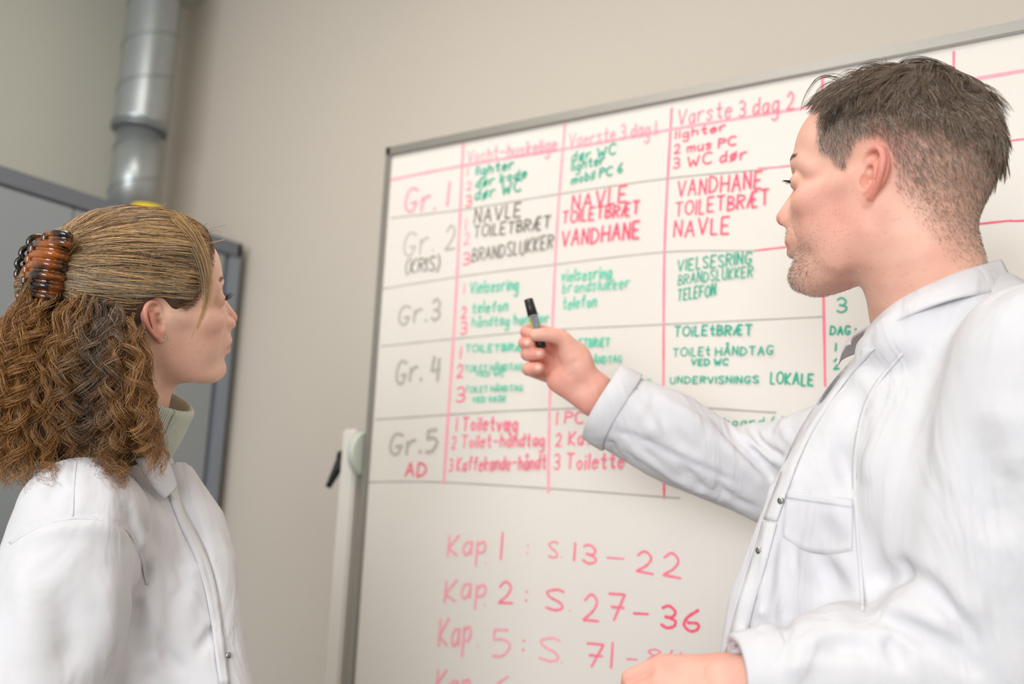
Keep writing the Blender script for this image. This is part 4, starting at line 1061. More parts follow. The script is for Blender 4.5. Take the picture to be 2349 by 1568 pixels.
# his collar: stands round the neck, then folds over
patch('collar', [[(1992, 758, 1.095), (2040, 712, 1.065), (2110, 670, 1.045), (2190, 636, 1.035), (2250, 618, 1.045), (2290, 603, 1.075)],
                 [(1986, 758, 1.088), (2038, 706, 1.056), (2110, 662, 1.035), (2190, 627, 1.026), (2250, 609, 1.036), (2296, 596, 1.070)],
                 [(1982, 772, 1.080), (2036, 724, 1.043), (2110, 682, 1.018), (2190, 650, 1.008), (2255, 636, 1.020), (2312, 628, 1.065)],
                 [(1976, 800, 1.075), (2036, 752, 1.033), (2110, 712, 1.004), (2190, 684, 0.992), (2262, 672, 1.005), (2330, 668, 1.060)]], mct, [0.0, 0.002, 0.008, 0.010], mcoat, 0.003, 36, 12, mirror=MB)
patch('placket', [[(1986, 796), (1925, 855), (1880, 915), (1835, 985), (1805, 1050), (1778, 1120), (1752, 1190)], [(2006, 800), (1950, 860), (1906, 920), (1862, 990), (1832, 1055), (1806, 1125), (1782, 1195)]], mct, 0.0022, mcoat, 0.002, 40, 4)
patch('placket', [[(1750, 1196), (1728, 1270), (1702, 1350), (1680, 1430), (1662, 1510)], [(1782, 1200), (1762, 1275), (1738, 1355), (1718, 1435), (1702, 1515)]], mct, 0.0020, mcoat, 0.002, 36, 4)
patch('breast_pocket', [[(1806, 1122), (1856, 1130), (1906, 1137), (1956, 1144)], [(1800, 1170), (1850, 1180), (1904, 1188), (1956, 1196)], [(1796, 1230), (1846, 1262), (1900, 1270), (1954, 1262)]], mct, 0.0008, mcoat, 0.0012, 20, 12)
patch('pocket_hem', [[(1807, 1123), (1856, 1131), (1906, 1138), (1955, 1145)], [(1804, 1142), (1854, 1150), (1905, 1157), (1955, 1164)]], mct, 0.0016, mcoat, 0.0010, 20, 4)
for pts, w in (([(2070, 810), (2010, 880), (1978, 950), (1960, 1050), (1962, 1160), (1972, 1290), (1980, 1400)], 8),):
    patch('seam', band(pts, w), mct, 0.0004, mcoat, 0.0012, 40, 3)
# her collar, the far lapel, the near placket and seams
patch('lapel', [[(386, 1040, 1.300), (412, 1085, 1.298), (450, 1150, 1.290), (488, 1215, 1.278), (521, 1280, 1.262), (527, 1330, 1.250)], [(384, 1062, 1.285), (400, 1108, 1.280), (414, 1155, 1.265), (436, 1198, 1.25), (472, 1244, 1.24), (500, 1300, 1.232)]], wct, 0.0, wcoat, 0.0025, 30, 7, puff=0.004)
patch('collar', [[(352, 1000, 1.215), (372, 1036, 1.218), (392, 1075, 1.222), (404, 1112, 1.225)], [(330, 1010, 1.195), (356, 1050, 1.203), (380, 1090, 1.208), (400, 1124, 1.214)], [(300, 1040, 1.19), (330, 1085, 1.195), (356, 1122, 1.199), (377, 1144, 1.204)]], wct, 0.0, wcoat, 0.003, 24, 8, mirror=None)
patch('placket', [[(404, 1118), (420, 1165), (440, 1205), (470, 1262), (492, 1330), (506, 1410), (516, 1490), (526, 1568)], [(386, 1130), (404, 1180), (424, 1225), (450, 1280), (470, 1345), (484, 1420), (494, 1500), (504, 1568)]], wct, 0.0030, wcoat, 0.0028, 44, 4)
for pts, w in (([(22, 1246), (95, 1203), (190, 1186), (285, 1208), (322, 1270), (338, 1340)], 7), ([(178, 1036), (170, 1100), (166, 1184)], 5)):
    patch('seam', band(pts, w), wct, 0.0004, wcoat, 0.0012, 40, 3)
M['snap'] = mat('snap_metal', (176, 174, 170), 0.3, metal=1.0)
def snap_button(px, py, d, nrm, root):
    c = P(px, py, d); n_ = _n(nrm); s_ = tube('snap_button', [c - n_ * .001, c + n_ * .001, c + n_ * .0014, c + n_ * .0010, c + n_ * .0013], [0.0036, 0.0036, 0.0029, 0.0014, 0.0009], root, M['snap'], 24)
    return s_
snap_button(495, 1292, 1.222, CAM - P(495, 1292, 1.22) + RW @ np.array([0.5, 0, 0]), wcoat)
for q in ((1733, 1262), (1657, 1502), (1783, 1148)):
    h = mct.ray_cast(Vector(CAM), Vector(_n(ray(q[0] + 8, q[1]))), 3)
    if h[0] is not None: snap_button(q[0] + 8, q[1], proj(np.array(h[0]))[2] - 0.004, CAM - np.array(h[0]) + RW @ np.array([-0.9, 0, 0]), mcoat)
h = wct.ray_cast(Vector(CAM), Vector(_n(ray(524, 1502))), 3)
if h[0] is not None: snap_button(524, 1502, proj(np.array(h[0]))[2] - 0.004, CAM - np.array(h[0]) + RW @ np.array([1.2, 0, 0]), wcoat)

# ---- the marker
def frus(name, a, b, ra, rb, parent, m): return tube(name, [a, a + (b - a) * .02, a + (b - a) * .98, b], [ra * .8, ra, rb, rb * .85], parent, m, 28)
ma, mb_ = H_(1212, 686, 0.012), H_(1243, 798, -0.004)
mk = tag(empty('marker_pen', tuple(mb_)), 'black and grey whiteboard marker held upright in the pointing hand', 'marker')
M['label_grey'] = mat('marker_label_grey', (128, 132, 138), 0.4); M['mk_yellow'] = mat('marker_yellow', (214, 190, 40), 0.4)
mm = lambda t: ma + (mb_ - ma) * t
bar = frus('barrel', mm(0.30), mm(0.93), 0.0070, 0.0070, mk, M['label_grey'])
frus('cap', mm(0.0), mm(0.34), 0.0068, 0.0078, mk, M['black'])
frus('end_plug', mm(0.78), mm(1.0), 0.0074, 0.0072, mk, M['black'])
dm = _n(mb_ - ma); nc = _n(CAM - mm(.5)); nc = _n(nc - dm * nc.dot(dm)); sd = np.cross(dm, nc)
if (RW.T @ sd)[0] > 0: sd = -sd
def wrap(name, t0, t1, a0, a1, r, m, parent):
    V, F = [], []; n = 12
    for t in (t0, t1):
        for k in range(n):
            a = math.radians(a0 + (a1 - a0) * k / (n - 1)); V.append(mm(t) + (sd * math.cos(a) + nc * math.sin(a)) * r)
    F = [(k, k + 1, n + k + 1, n + k) for k in range(n - 1)]
    return mesh_np(name, V, F, parent, m)
wrap('yellow_stripe', 0.36, 0.80, 5, 48, 0.00718, M['mk_yellow'], bar)
M['ink_dark'] = mat('print_dark', (40, 42, 46), 0.5)
for i, (t0, t1, a0, a1) in enumerate(((.38, .395, 60, 120), (.42, .43, 66, 100), (.43, .47, 66, 72), (.43, .47, 94, 100), (.49, .50, 60, 110), (.52, .56, 62, 68), (.52, .56, 80, 86), (.56, .565, 62, 100), (.59, .60, 60, 112))):
    wrap('print', t0, t1, a0, a1, 0.0072, M['ink_dark'], bar)
wrap('print', .84, .87, 50, 130, 0.0076, M['mk_yellow'], mk)
# ================================================================== hair
def strands(name, paths, rad, cols, parent, m, tip=0.35):
    """hair curves: paths = list of (k,3) world arrays, cols (n,3) linear colour per strand"""
    off = np.zeros(3); p = parent
    while p is not None: off += np.array(p.location); p = p.parent
    hc = bpy.data.hair_curves.new(name); sizes = [len(q) for q in paths]
    hc.add_curves(sizes)
    P_ = (np.vstack(paths) - off).astype(np.float32)
    hc.position_data.foreach_set('vector', P_.ravel())
    ra = hc.attributes.get('radius') or hc.attributes.new('radius', 'FLOAT', 'POINT')
    rr = np.concatenate([rad * (1 - (1 - tip) * np.linspace(0, 1, k) ** 2) for k in sizes]).astype(np.float32)
    ra.data.foreach_set('value', rr)
    ca = hc.attributes.new('tint', 'FLOAT_COLOR', 'CURVE')
    ca.data.foreach_set('color', np.hstack([cols, np.ones((len(cols), 1))]).astype(np.float32).ravel())
    hc.materials.append(m)
    o = bpy.data.objects.new(name, hc); COL.objects.link(o); o.parent = parent
    o['kind'] = 'stuff'
    return o
def hair_mat(name, rough=0.38, spec=0.5):
    m = bpy.data.materials.new(name); m.use_nodes = True; nt = m.node_tree; b = nt.nodes['Principled BSDF']
    at = nt.nodes.new('ShaderNodeAttribute'); at.attribute_name = 'tint'
    nt.links.new(at.outputs['Color'], b.inputs['Base Color']); b.inputs['Roughness'].default_value = rough; b.inputs['Specular IOR Level'].default_value = spec
    return m
M['hair'] = hair_mat('hair_strand', 0.34, 0.5)
M['hair_m'] = hair_mat('short_hair_strand', 0.5, 0.3)
lin = lambda *c: np.array(srgb(c)[:3])
def tree_of(V, Q): return BVHTree.FromPolygons([tuple(map(float, p)) for p in V], [tuple(int(i) for i in q) for q in Q])
def slerp(a, b, t):
    w = math.acos(max(-1, min(1, a.dot(b))))
    return (a * math.sin((1 - t) * w) + b * math.sin(t * w)) / math.sin(w) if w > 1e-4 else a

# ---- the woman's drawn-back hair: a cap over the skull
hv_ = Vol((-0.16, -0.12, -0.08), (0.12, 0.12, 0.17), 0.0022)
hv_.ell((-0.013, 0, 0.050), (0.104, 0.081, 0.087), k=0.01); hv_.ell((-0.041, 0, 0.030), (0.079, 0.077, 0.086), k=0.03); hv_.ell((0.036, 0, 0.056), (0.062, 0.066, 0.062), k=0.03)
hv_.chain([(-0.085, -0.01, 0.045), (-0.120, -0.012, 0.042)], [0.055, 0.035], k=0.03)
def w_line(y, z): return np.interp(z, [-0.06, -0.012, 0.012, 0.03, 0.06, 0.085, 0.12], [-0.030, -0.012, 0.032, 0.050, 0.064, 0.074, 0.090]) if np.isscalar(z) else np.interp(z.ravel(), [-0.06, -0.012, 0.012, 0.03, 0.06, 0.085, 0.12], [-0.030, -0.012, 0.032, 0.050, 0.064, 0.074, 0.090]).reshape(z.shape)
sl, g = hv_.sub(hv_.lo, hv_.lo + (hv_.n - 1) * hv_.h)
hv_.F[sl] = -smin(-hv_.F[sl], -((g[0] - w_line(0, g[2])).astype(np.float32) + 0 * hv_.F[sl]) * 0.8, 0.006)
for s in (-1, 1): hv_.ell((-0.002, s * 0.088, 0.000), (0.024, 0.024, 0.034), k=0.004, op='s')
hv_.half((0, 0, -0.06), (0.25, 0, -1), 0.02)
hv_.disp(lambda x, y, z: 0.0010 * wav(x * .4, y, z, 41, 45))
V, Q = hv_.mesh(); V = relax(V, Q, 1); capV, capQ = V, Q
ctree = tree_of(V, Q)
M['hair_base_w'] = mat('hair_base_brown', (84, 62, 44), 0.6, noise=0.25, nscale=60)
whair = mesh_np('hair', V @ WH.R.T * WH.s + WH.O, Q, woman, M['hair_base_w'])
whair['label'] = 'brown, blond and grey hair drawn back into a clip above loose curls'
c0 = np.array((-0.010, 0, 0.035))
clipL = WH.i(P(150, 618, 1.185))                    # where the strands are gathered
def slick(n, pick, cols, lift0=0.0010, seed=1):
    r = np.random.default_rng(seed); out, oc = [], []
    fn = np.cross(capV[capQ[:, 2]] - capV[capQ[:, 0]], capV[capQ[:, 3]] - capV[capQ[:, 1]]); A = np.linalg.norm(fn, axis=1)
    cen = capV[capQ].mean(1); ok = pick(cen); Pp = A * ok; Pp /= Pp.sum()
    idx = r.choice(len(capQ), n, p=Pp)
    for i in idx:
        s = cen[i] + r.normal(size=3) * 0.0015
        e = clipL + np.array((0.004, 0, 0)) + np.array((r.normal() * .004, r.normal() * .004, r.normal() * 0.006 + (s[2] - 0.05) * 0.60))
        a, b = _n(s - c0), _n(e - c0)
        cl = math.sin(s[2] * 260 + s[1] * 190 + 1.3 * math.sin(s[0] * 70)); k = 14; pts = []
        lift = lift0 + 0.0020 * cl + abs(r.normal()) * 0.0008
        wob = r.normal() * 0.014
        for j in range(k):
            t = j / (k - 1); d = _n(slerp(a, b, t) + np.array((0, 0, wob * math.sin(t * math.pi))) )
            h = ctree.ray_cast(Vector(c0 + d * 0.30), Vector(-d), 0.3)
            rr = np.linalg.norm(np.array(h[0]) - c0) if h[0] is not None else 0.09
            pts.append(c0 + d * (rr + lift * min(1, 6 * t + 0.15) + 0.0006 * math.sin(9 * t + cl * 3)))
        pa = np.array(pts)
        if np.any((np.hypot(pa[:, 0] + .005, pa[:, 2]) < .030) & (np.abs(pa[:, 1]) > .060)): continue
        out.append(WH.w(pa))
        z = s[2]; q = r.random(); gr = np.exp(-((s[0] - 0.03) / 0.05) ** 2 - ((z - 0.02) / 0.03) ** 2)
        str_ = 0.5 + 0.5 * math.sin(z * 420 + s[1] * 300 + 2 * math.sin(s[0] * 90))
        if q < 0.20 + 0.36 * str_: c = lin(222, 182, 128)
        elif q < 0.34 + 0.5 * gr: c = lin(160, 150, 136)
        elif q < 0.75: c = lin(124, 90, 58)
        else: c = lin(72, 52, 38)
        oc.append(c * r.uniform(0.7, 1.2))
    return out, oc
a1, b1 = slick(12500, lambda c: (c[:, 0] > w_line(0, c[:, 2]) - 0.020) & (c[:, 2] > -0.045), None, seed=11)
a2, b2 = slick(4200, lambda c: (c[:, 2] > -0.05) & (c[:, 0] > -0.07), None, seed=12)
strands('hair_strands', a1 + a2, 0.00018, np.array(b1 + b2), whair, M['hair'], 0.6)

# ---- her loose curls: a dark inner mass and curling strands around it
def G(px, py, d): return P(px, py, d)
cv = Vol(P(180, 860, 1.22) - 0.30, P(180, 860, 1.22) + 0.30, 0.004)
for a, b, ra, rb in (((175, 700, 1.215), (165, 860, 1.215), .052, .070), ((165, 860, 1.215), (120, 970, 1.20), .066, .048), ((240, 760, 1.225), (240, 900, 1.225), .040, .048), ((250, 900, 1.225), (290, 1010, 1.20), .050, .030), ((115, 690, 1.21), (80, 850, 1.21), .028, .042), ((80, 850, 1.21), (50, 1000, 1.20), .036, .020)):
    cv.cap(P(*a), P(*b), ra, rb, k=0.02)
cv.disp(lambda x, y, z: 0.0065 * wav(x, y, z, 51, 26) + 0.003 * wav(x, y, z, 52, 60))
V, Q = cv.mesh()
# keep it outside the coat and out of the neck
M['hair_base_c'] = mat('hair_base_curls', (66, 44, 28), 0.7, noise=0.4, nscale=70, bump=0.8, bscale=120)
mesh_np('curly_hair', relax(V, Q, 1), Q, woman, M['hair_base_c'])
curl = bpy.data.objects['curly_hair']
rr_ = np.random.default_rng(5); paths, cols = [], []
def depth_lim(px, py, d):
    h = wcv.hit(px, py)
    return d if h is None else min(d, proj(h)[2] - 0.006)
NC = 600
for ci in range(NC):
    u = rr_.random() ** 1.15; lay = rr_.random() ** 0.6                      # lay 1 = nearest the camera
    zone = 0
    rx = 78 + 250 * u; ry = 665 + 60 * u + rr_.normal() * 12 if u < 0.35 else 690 + 45 * (u - .35) + rr_.normal() * 16
    rx += rr_.normal() * 8
    if u > 0.82: ry = 790 + rr_.normal() * 30; rx = min(rx, 325)
    spread = (u - 0.45)
    ln = rr_.uniform(0.35, 1.0)
    tx = (-45 + 395 * u ** 1.05) + rr_.normal() * 14; ty = 1125 - 70 * math.exp(-((u - 0.55) / 0.16) ** 2) - 10 * u + rr_.normal() * 18
    if u > 0.86: tx = 360 + rr_.normal() * 14; ty = 1085 + rr_.normal() * 22
    mx_, my_ = rx * .5 + tx * .5 - 38 * (1 - u) - 6, (ry + ty) / 2 - 10
    dr = 1.225 - 0.075 * lay; dt = 1.225 - 0.085 * lay; dmid = 1.225 - 0.110 * lay
    if u < 0.5 and rr_.random() < 0.25: dr += 0.06; dt += .05; dmid += 0.07
    px_ = spline(np.array([(rx, ry, dr), (rx * .75 + mx_ * .25 - 14 * (1 - u), ry * .72 + my_ * .28, dmid * .6 + dr * .4), (mx_, my_, dmid), (mx_ * .4 + tx * .6 , my_ * .4 + ty * .6, dt), (tx, ty, dt)]), 40)
    st = rr_.uniform(0, 0.35) if rr_.random() < 0.4 else 0
    a = int(st * 40); b = max(a + 14, int(40 * (st + (1 - st) * ln)))
    px_ = px_[a:b]
    gd = np.array([P(q[0], q[1], depth_lim(q[0], q[1], q[2]) if q[1] > 1000 else q[2]) for q in px_])
    n = max(24, int(len(px_) * 1.6)); gd = spline(gd, n)
    L = np.concatenate([[0], np.cumsum(np.linalg.norm(np.diff(gd, axis=0), axis=1))])
    T = np.gradient(gd, axis=0); T /= np.linalg.norm(T, axis=1)[:, None]
    e1 = np.cross(T, np.array((0.3, 0.9, 0.1))); e1 /= np.linalg.norm(e1, axis=1)[:, None]; e2 = np.cross(T, e1)
    wl = rr_.uniform(0.030, 0.062); ph = rr_.uniform(0, 6.28); hd = rr_.choice([-1, 1]); R0 = rr_.uniform(0.0035, 0.0100)
    ph_t = ph + hd * 2 * math.pi * L / wl + 0.9 * np.sin(L * 40 + ph)
    env = np.clip(L / 0.05, 0.25, 1.0)
    dark = math.exp(-((u - 0.68) / 0.20) ** 2)                        # the darker greyish part under the ear
    gold = rr_.random()
    for k in range(17):
        o = rr_.normal(size=2) * 0.0016; dphi = rr_.normal() * 0.30; rs = R0 * rr_.uniform(0.75, 1.3)
        w = ph_t + dphi + 0.25 * np.sin(L * rr_.uniform(60, 160) + k)
        pth = gd + e1 * ((np.cos(w) * rs + o[0]) * env)[:, None] + e2 * ((np.sin(w) * rs + o[1]) * env)[:, None]
        fr_ = np.cumsum(rr_.normal(size=(n, 3)) * 0.00035, axis=0); pth = pth + fr_
        m0 = rr_.integers(0, 6); pth = pth[m0: n - rr_.integers(0, 6)]
        paths.append(pth)
        q = rr_.random()
        yy = (px_[len(px_) // 2][1] - 700) / 400
        c = (lin(152, 100, 48) if q < .42 else lin(186, 134, 72) if q < .62 + .2 * gold * yy else lin(104, 68, 40) if q < .9 else lin(200, 160, 104))
        cd = lin(72, 56, 46) if q < .62 else lin(112, 98, 86) if q < .85 else lin(150, 138, 122)
        f = dark * max(0, 1 - max(0, yy - .2) * 1.6)
        cols.append((c * (1 - f) + cd * f) * rr_.uniform(0.7, 1.15))
strands('hair_strands', paths, 0.00022, np.array(cols), curl, M['hair'], 0.5)

# ---- loose lock at her temple and flyaway hairs
paths, cols = [], []
def tuft(ctrl, n, w0, w1, base, seed, jit=0.25, L=16, rj=0.0004):
    r = np.random.default_rng(seed); g_ = spline(np.array([P(*c) for c in ctrl]), L)
    T = np.gradient(g_, axis=0); T /= np.linalg.norm(T, axis=1)[:, None]; e1 = np.cross(T, _n(CAM - g_[L // 2])); e1 /= np.linalg.norm(e1, axis=1)[:, None]; e2 = np.cross(T, e1)
    for k in range(n):
        o = r.normal(size=2); t = np.linspace(0, 1, L); w = (w0 * (1 - t) + w1 * t)
        pth = g_ + e1 * (o[0] * w)[:, None] + e2 * (o[1] * w * .5)[:, None] + e1 * (np.sin(t * 5 + r.uniform(0, 6)) * rj)[:, None]
        paths.append(pth[: L - r.integers(0, 4)]); cols.append(base[r.integers(len(base))] * r.uniform(.75, 1.2))
bl = [lin(214, 176, 118), lin(190, 146, 88), lin(150, 108, 62)]
dk = [lin(112, 84, 58), lin(80, 60, 44), lin(150, 118, 80)]
tuft([(402, 500, 1.235), (440, 535, 1.238), (468, 590, 1.238), (478, 650, 1.235), (468, 710, 1.232), (442, 776, 1.225)], 90, 0.0052, 0.0018, bl, 1)
tuft([(395, 498, 1.235), (432, 540, 1.233), (458, 590, 1.230), (470, 640, 1.228), (470, 690, 1.225)], 70, 0.006, 0.003, dk + bl[:1], 2)
tuft([(375, 530, 1.19), (352, 590, 1.175), (330, 660, 1.175), (292, 712, 1.178)], 4, 0.0012, 0.0010, bl, 3)
tuft([(170, 545, 1.17), (148, 580, 1.16), (135, 610, 1.16)], 30, 0.004, 0.002, bl, 4)
for k in range(70):
    r = rr_; a = r.uniform(0, 1); x0 = 170 + 300 * a; y0 = np.interp(x0, [170, 250, 330, 420, 470], [530, 490, 482, 500, 560])
    x1, y1 = x0 + r.normal() * 30, y0 - abs(r.normal()) * 12 + 4; x2, y2 = x0 + r.normal() * 40 + 15, y0 - abs(r.normal()) * 8 + 8
    tuft([(x0, y0 + 8, 1.24), (x1, y1, 1.238), (x2, y2, 1.238)], 1, .0003, .0003, dk + bl, 100 + k, L=10)
for k in range(20):
    x0, y0 = 20 + rr_.random() * 330, 1060 + rr_.random() * 50
    tuft([(x0, y0 - 60, 1.15), (x0 + rr_.normal() * 16, y0 - 10, 1.15), (x0 + rr_.normal() * 22, y0 + 20, 1.155), (x0 + rr_.normal() * 22, y0 + 18 + rr_.normal() * 14, 1.155)], 3, .0012, .0016, [lin(150, 98, 50), lin(176, 120, 64)], 300 + k, L=14)
# fine hairs in front of and below the ear
for k in range(60):
    x0, y0 = 345 + rr_.random() * 12, 800 + rr_.random() * 110
    tuft([(x0 - 25, y0 - 30, 1.205), (x0 - 6, y0, 1.205), (x0 + rr_.normal() * 6, y0 + 30, 1.21)], 1, .0003, .0003, dk, 500 + k, L=8)
cn_ = whV[whQ].mean(1); fn_ = np.cross(whV[whQ[:, 2]] - whV[whQ[:, 0]], whV[whQ[:, 3]] - whV[whQ[:, 1]]); fn_ /= np.linalg.norm(fn_, axis=1)[:, None] + 1e-12
dl = cn_[:, 0] - w_line(0, cn_[:, 2]); okb = np.where((dl > -0.008) & (dl < 0.013) & (cn_[:, 2] > -0.012) & (np.abs(cn_[:, 1]) < 0.078) & (np.hypot(cn_[:, 0] + .002, cn_[:, 2]) > .036))[0]
for i in rr_.choice(okb, 2200):          # fine hairs that soften the hairline
    c, n = cn_[i], fn_[i]; dr = np.array((-1.0, 0, 0.10)) + rr_.normal(size=3) * .18; dr = _n(dr - n * dr.dot(n)); l = rr_.uniform(.008, .020); t = np.linspace(0, 1, 5)[:, None]
    paths.append(WH.w(c + dr * l * t + n * (0.0012 + l * .28 * t))); cols.append((dk + bl[2:])[rr_.integers(4)] * rr_.uniform(.8, 1.2))
strands('loose_hairs', paths, 0.00015, np.array(cols), whair, M['hair'], 0.5)

# ---- brows, lashes, eyes
M['eye_white'] = mat('eye_white', (232, 226, 220), 0.15, spec=0.6); M['iris'] = mat('iris_blue_grey', (92, 112, 124), 0.15); M['pupil'] = mat('pupil', (8, 8, 8), 0.1)
def ball(name, c, r, parent, m, sc=(1, 1, 1), R=np.eye(3), seg=24):
    bm = bmesh.new(); bmesh.ops.create_uvsphere(bm, u_segments=seg, v_segments=seg // 2, radius=r)
    for v_ in bm.verts: q = np.array(v_.co) * np.array(sc); v_.co = Vector(np.asarray(c) + R @ q)
    return bm_obj(name, bm, parent, m, True)
def face_details(B, root, sex, brow_cols, look):
    paths, cols = [], []; r = np.random.default_rng(8)
    for s in (-1, 1):
        e = B.w(0.0805, s * 0.0322, 0.0132); eb = ball('eye', e, 0.0122 * B.s, root, M['eye_white'])
        d = _n(B.R @ np.array(look)); ball('iris', e + d * 0.0078, 0.0060, eb, M['iris'], (1, 1, .35), np.array(Vector(d).to_track_quat('Z', 'Y').to_matrix()))
        ball('pupil', e + d * 0.0094, 0.0026, eb, M['pupil'], (1, 1, .3), np.array(Vector(d).to_track_quat('Z', 'Y').to_matrix()))
        for k in range(46):      # lashes
            t = k / 45; a = (t - .5) * 2; y = s * (0.0325 + a * 0.0115); x = 0.0940 - 0.0045 * abs(a) ** 2 - 0.002 * (a > 0) * a
            h_ = (wtree if sex == 'w' else mtree).ray_cast(Vector((0.14, y, 0.0158 - .0025 * abs(a) ** 2)), Vector((-1, 0, 0)), 0.2); p0 = np.array(h_[0]) if h_[0] is not None else np.array((x, y, 0.0155)); dr = _n(np.array((1.0, s * a * 0.8, 0.15)))
            L = 0.0125 * r.uniform(.7, 1.1) * (1.0 if sex == 'w' else .75)
            tt = np.linspace(0, 1, 6)[:, None]; paths.append(B.w(p0 + dr * L * tt + np.array((0, 0, (0.45 if sex == 'w' else -0.15))) * L * tt ** 2)); cols.append(lin(30, 24, 22))
        for k in range(230 if sex == 'm' else 170):      # eyebrow
            t = r.random(); y = s * (0.011 + 0.036 * t); z = 0.0375 + 0.006 * math.sin(t * 2.4) + r.normal() * 0.0022 * (1 - .5 * t); x = 0.14
            dx_ = -1.0; h = None
            d = Vector((-1, 0, 0)); 
            tr = wtree if sex == 'w' else mtree
            h = tr.ray_cast(Vector((0.14, y, z)), d, 0.2)
            if h[0] is None: continue
            p0 = np.array(h[0]); nn = np.array(h[1]); dr = _n(np.array((-0.35, s * 1.0, 0.35 - .5 * t)) + nn * .22); L = 0.0062 * r.uniform(.6, 1.1)
            tt = np.linspace(0, 1, 5)[:, None]; paths.append(B.w(p0 + dr * L * tt - nn * L * .2 * tt ** 2)); cols.append(brow_cols[r.integers(len(brow_cols))] * r.uniform(.8, 1.2))
    strands('lashes_and_brows', paths, 0.00013, np.array(cols), root, M['hair_m'], 0.3)
mtree = tree_of(mhV, mhQ)
face_details(WH, woman, 'w', [lin(110, 84, 62), lin(84, 62, 46)], (1, 0.05, 0.02))
face_details(MH, man, 'm', [lin(140, 116, 98), lin(104, 84, 70), lin(168, 152, 138)], (1, -0.05, -0.25))
# earring
M['gold'] = mat('gold', (212, 160, 96), 0.2, metal=1.0); M['gem'] = mat('clear_stone', (240, 236, 232), 0.05, trans=0.6)
er = WH.w(0.0035, -0.0785, -0.0235)
tr_ = wtree.ray_cast(Vector((0.0030, -0.12, -0.0215)), Vector((0, 1, 0)), 0.1)
if tr_[0] is not None: er = WH.w(np.array(tr_[0])) 
on = _n(CAM - er)
ea = ball('earring', er + on * 0.0008, 0.0017, woman, M['gold']); ball('stone', er + on * 0.0016 + np.array((0, 0, -0.0020)), 0.0018, ea, M['gem']); ea['label'] = 'small gold stud earring with a clear stone'

# ---- the claw clip
M['tort'] = mat('tortoiseshell', (120, 60, 14), 0.08, spec=0.7, trans=0.35, coat=0.5)
nt_ = M['tort'].node_tree; nz = nt_.nodes.new('ShaderNodeTexNoise'); nz.inputs['Scale'].default_value = 28; nz.inputs['Detail'].default_value = 2; rp = nt_.nodes.new('ShaderNodeValToRGB')
tcn = nt_.nodes.new('ShaderNodeTexCoord'); nt_.links.new(tcn.outputs['Object'], nz.inputs['Vector']); nt_.links.new(nz.outputs['Fac'], rp.inputs['Fac'])
rp.color_ramp.elements[0].position = 0.46; rp.color_ramp.elements[0].color = srgb((20, 10, 5)); rp.color_ramp.elements[1].position = 0.66; rp.color_ramp.elements[1].color = srgb((196, 104, 22))
nt_.links.new(rp.outputs['Color'], nt_.nodes['Principled BSDF'].inputs['Base Color'])
clip = empty('claw_clip', tuple(P(95, 615, 1.17) - np.array(woman.location))); clip.parent = woman; clip['label'] = 'amber and black tortoiseshell claw clip'
N_ = 7
hub = []
for i in range(N_):
    t = i / (N_ - 1); y = 545 + 146 * t; x = 78 + 10 * math.cos(t * 3.0) * 1.0 - 12 * math.sin(t * math.pi) + (22 if i == 0 else 0)
    xr = 158 - 26 * t
    # prong: a long hairpin loop, rounded at the outer end, gripping the hair at the other
    dz = 0.0052; up = np.array((0.0, 0, 1.0))
    q = [P(xr, y + 12 - 6 * t, 1.158), P(x + 46, y + 4, 1.142), P(x + 16, y, 1.146), P(x, y + 1, 1.160)]
    top = spline(np.array([p + up * dz for p in q]), 10); bot = spline(np.array([p - up * dz for p in q]), 10)[::-1]
    mid = spline(np.array([top[-1], top[-1] * .5 + bot[0] * .5 + (P(x - 9, y, 1.166) - P(x, y, 1.166)), bot[0]]), 7)[1:-1]
    tube('prong', np.vstack([top, mid, bot]), 0.0042, clip, M['tort'], 10)
    tube('web', spline(np.array(q), 8), [0.0030] * 8, clip, M['tort'], 8, squash=((RW @ np.array([0, 0, 1.0])), 0.4))
    hub.append(P(x + 2, y, 1.170))
    # outer knuckle of the second jaw
    xo = 62 - 8 * math.sin(t * math.pi) + 34 * max(0, 0.25 - t) * 2.4; c = P(xo, y + 10, 1.182); a_ = RW @ np.array([1.0, 0, 0]); b_ = np.array((0, 0, 1.0))
    if i < 6:
        ring = [c + a_ * (-0.0085 * math.cos(g_)) + b_ * (0.0078 * math.sin(g_)) + RW @ np.array([0, 0, 0.006 * (1 - math.cos(g_))]) for g_ in np.linspace(-2.2, 2.2, 14)]
        tube('knuckle', ring, 0.0036, clip, M['tort'], 10)
        tube('prong', spline(np.array([c + a_ * 0.004, P(xo + 26, y + 12, 1.20), P(xo + 60, y + 14, 1.215)]), 6), [0.0055, 0.005, 0.004, 0.004, 0.004, 0.003], clip, M['tort'], 10)
tube('spine', spline(np.array(hub), 24), 0.0042, clip, M['tort'], 10)

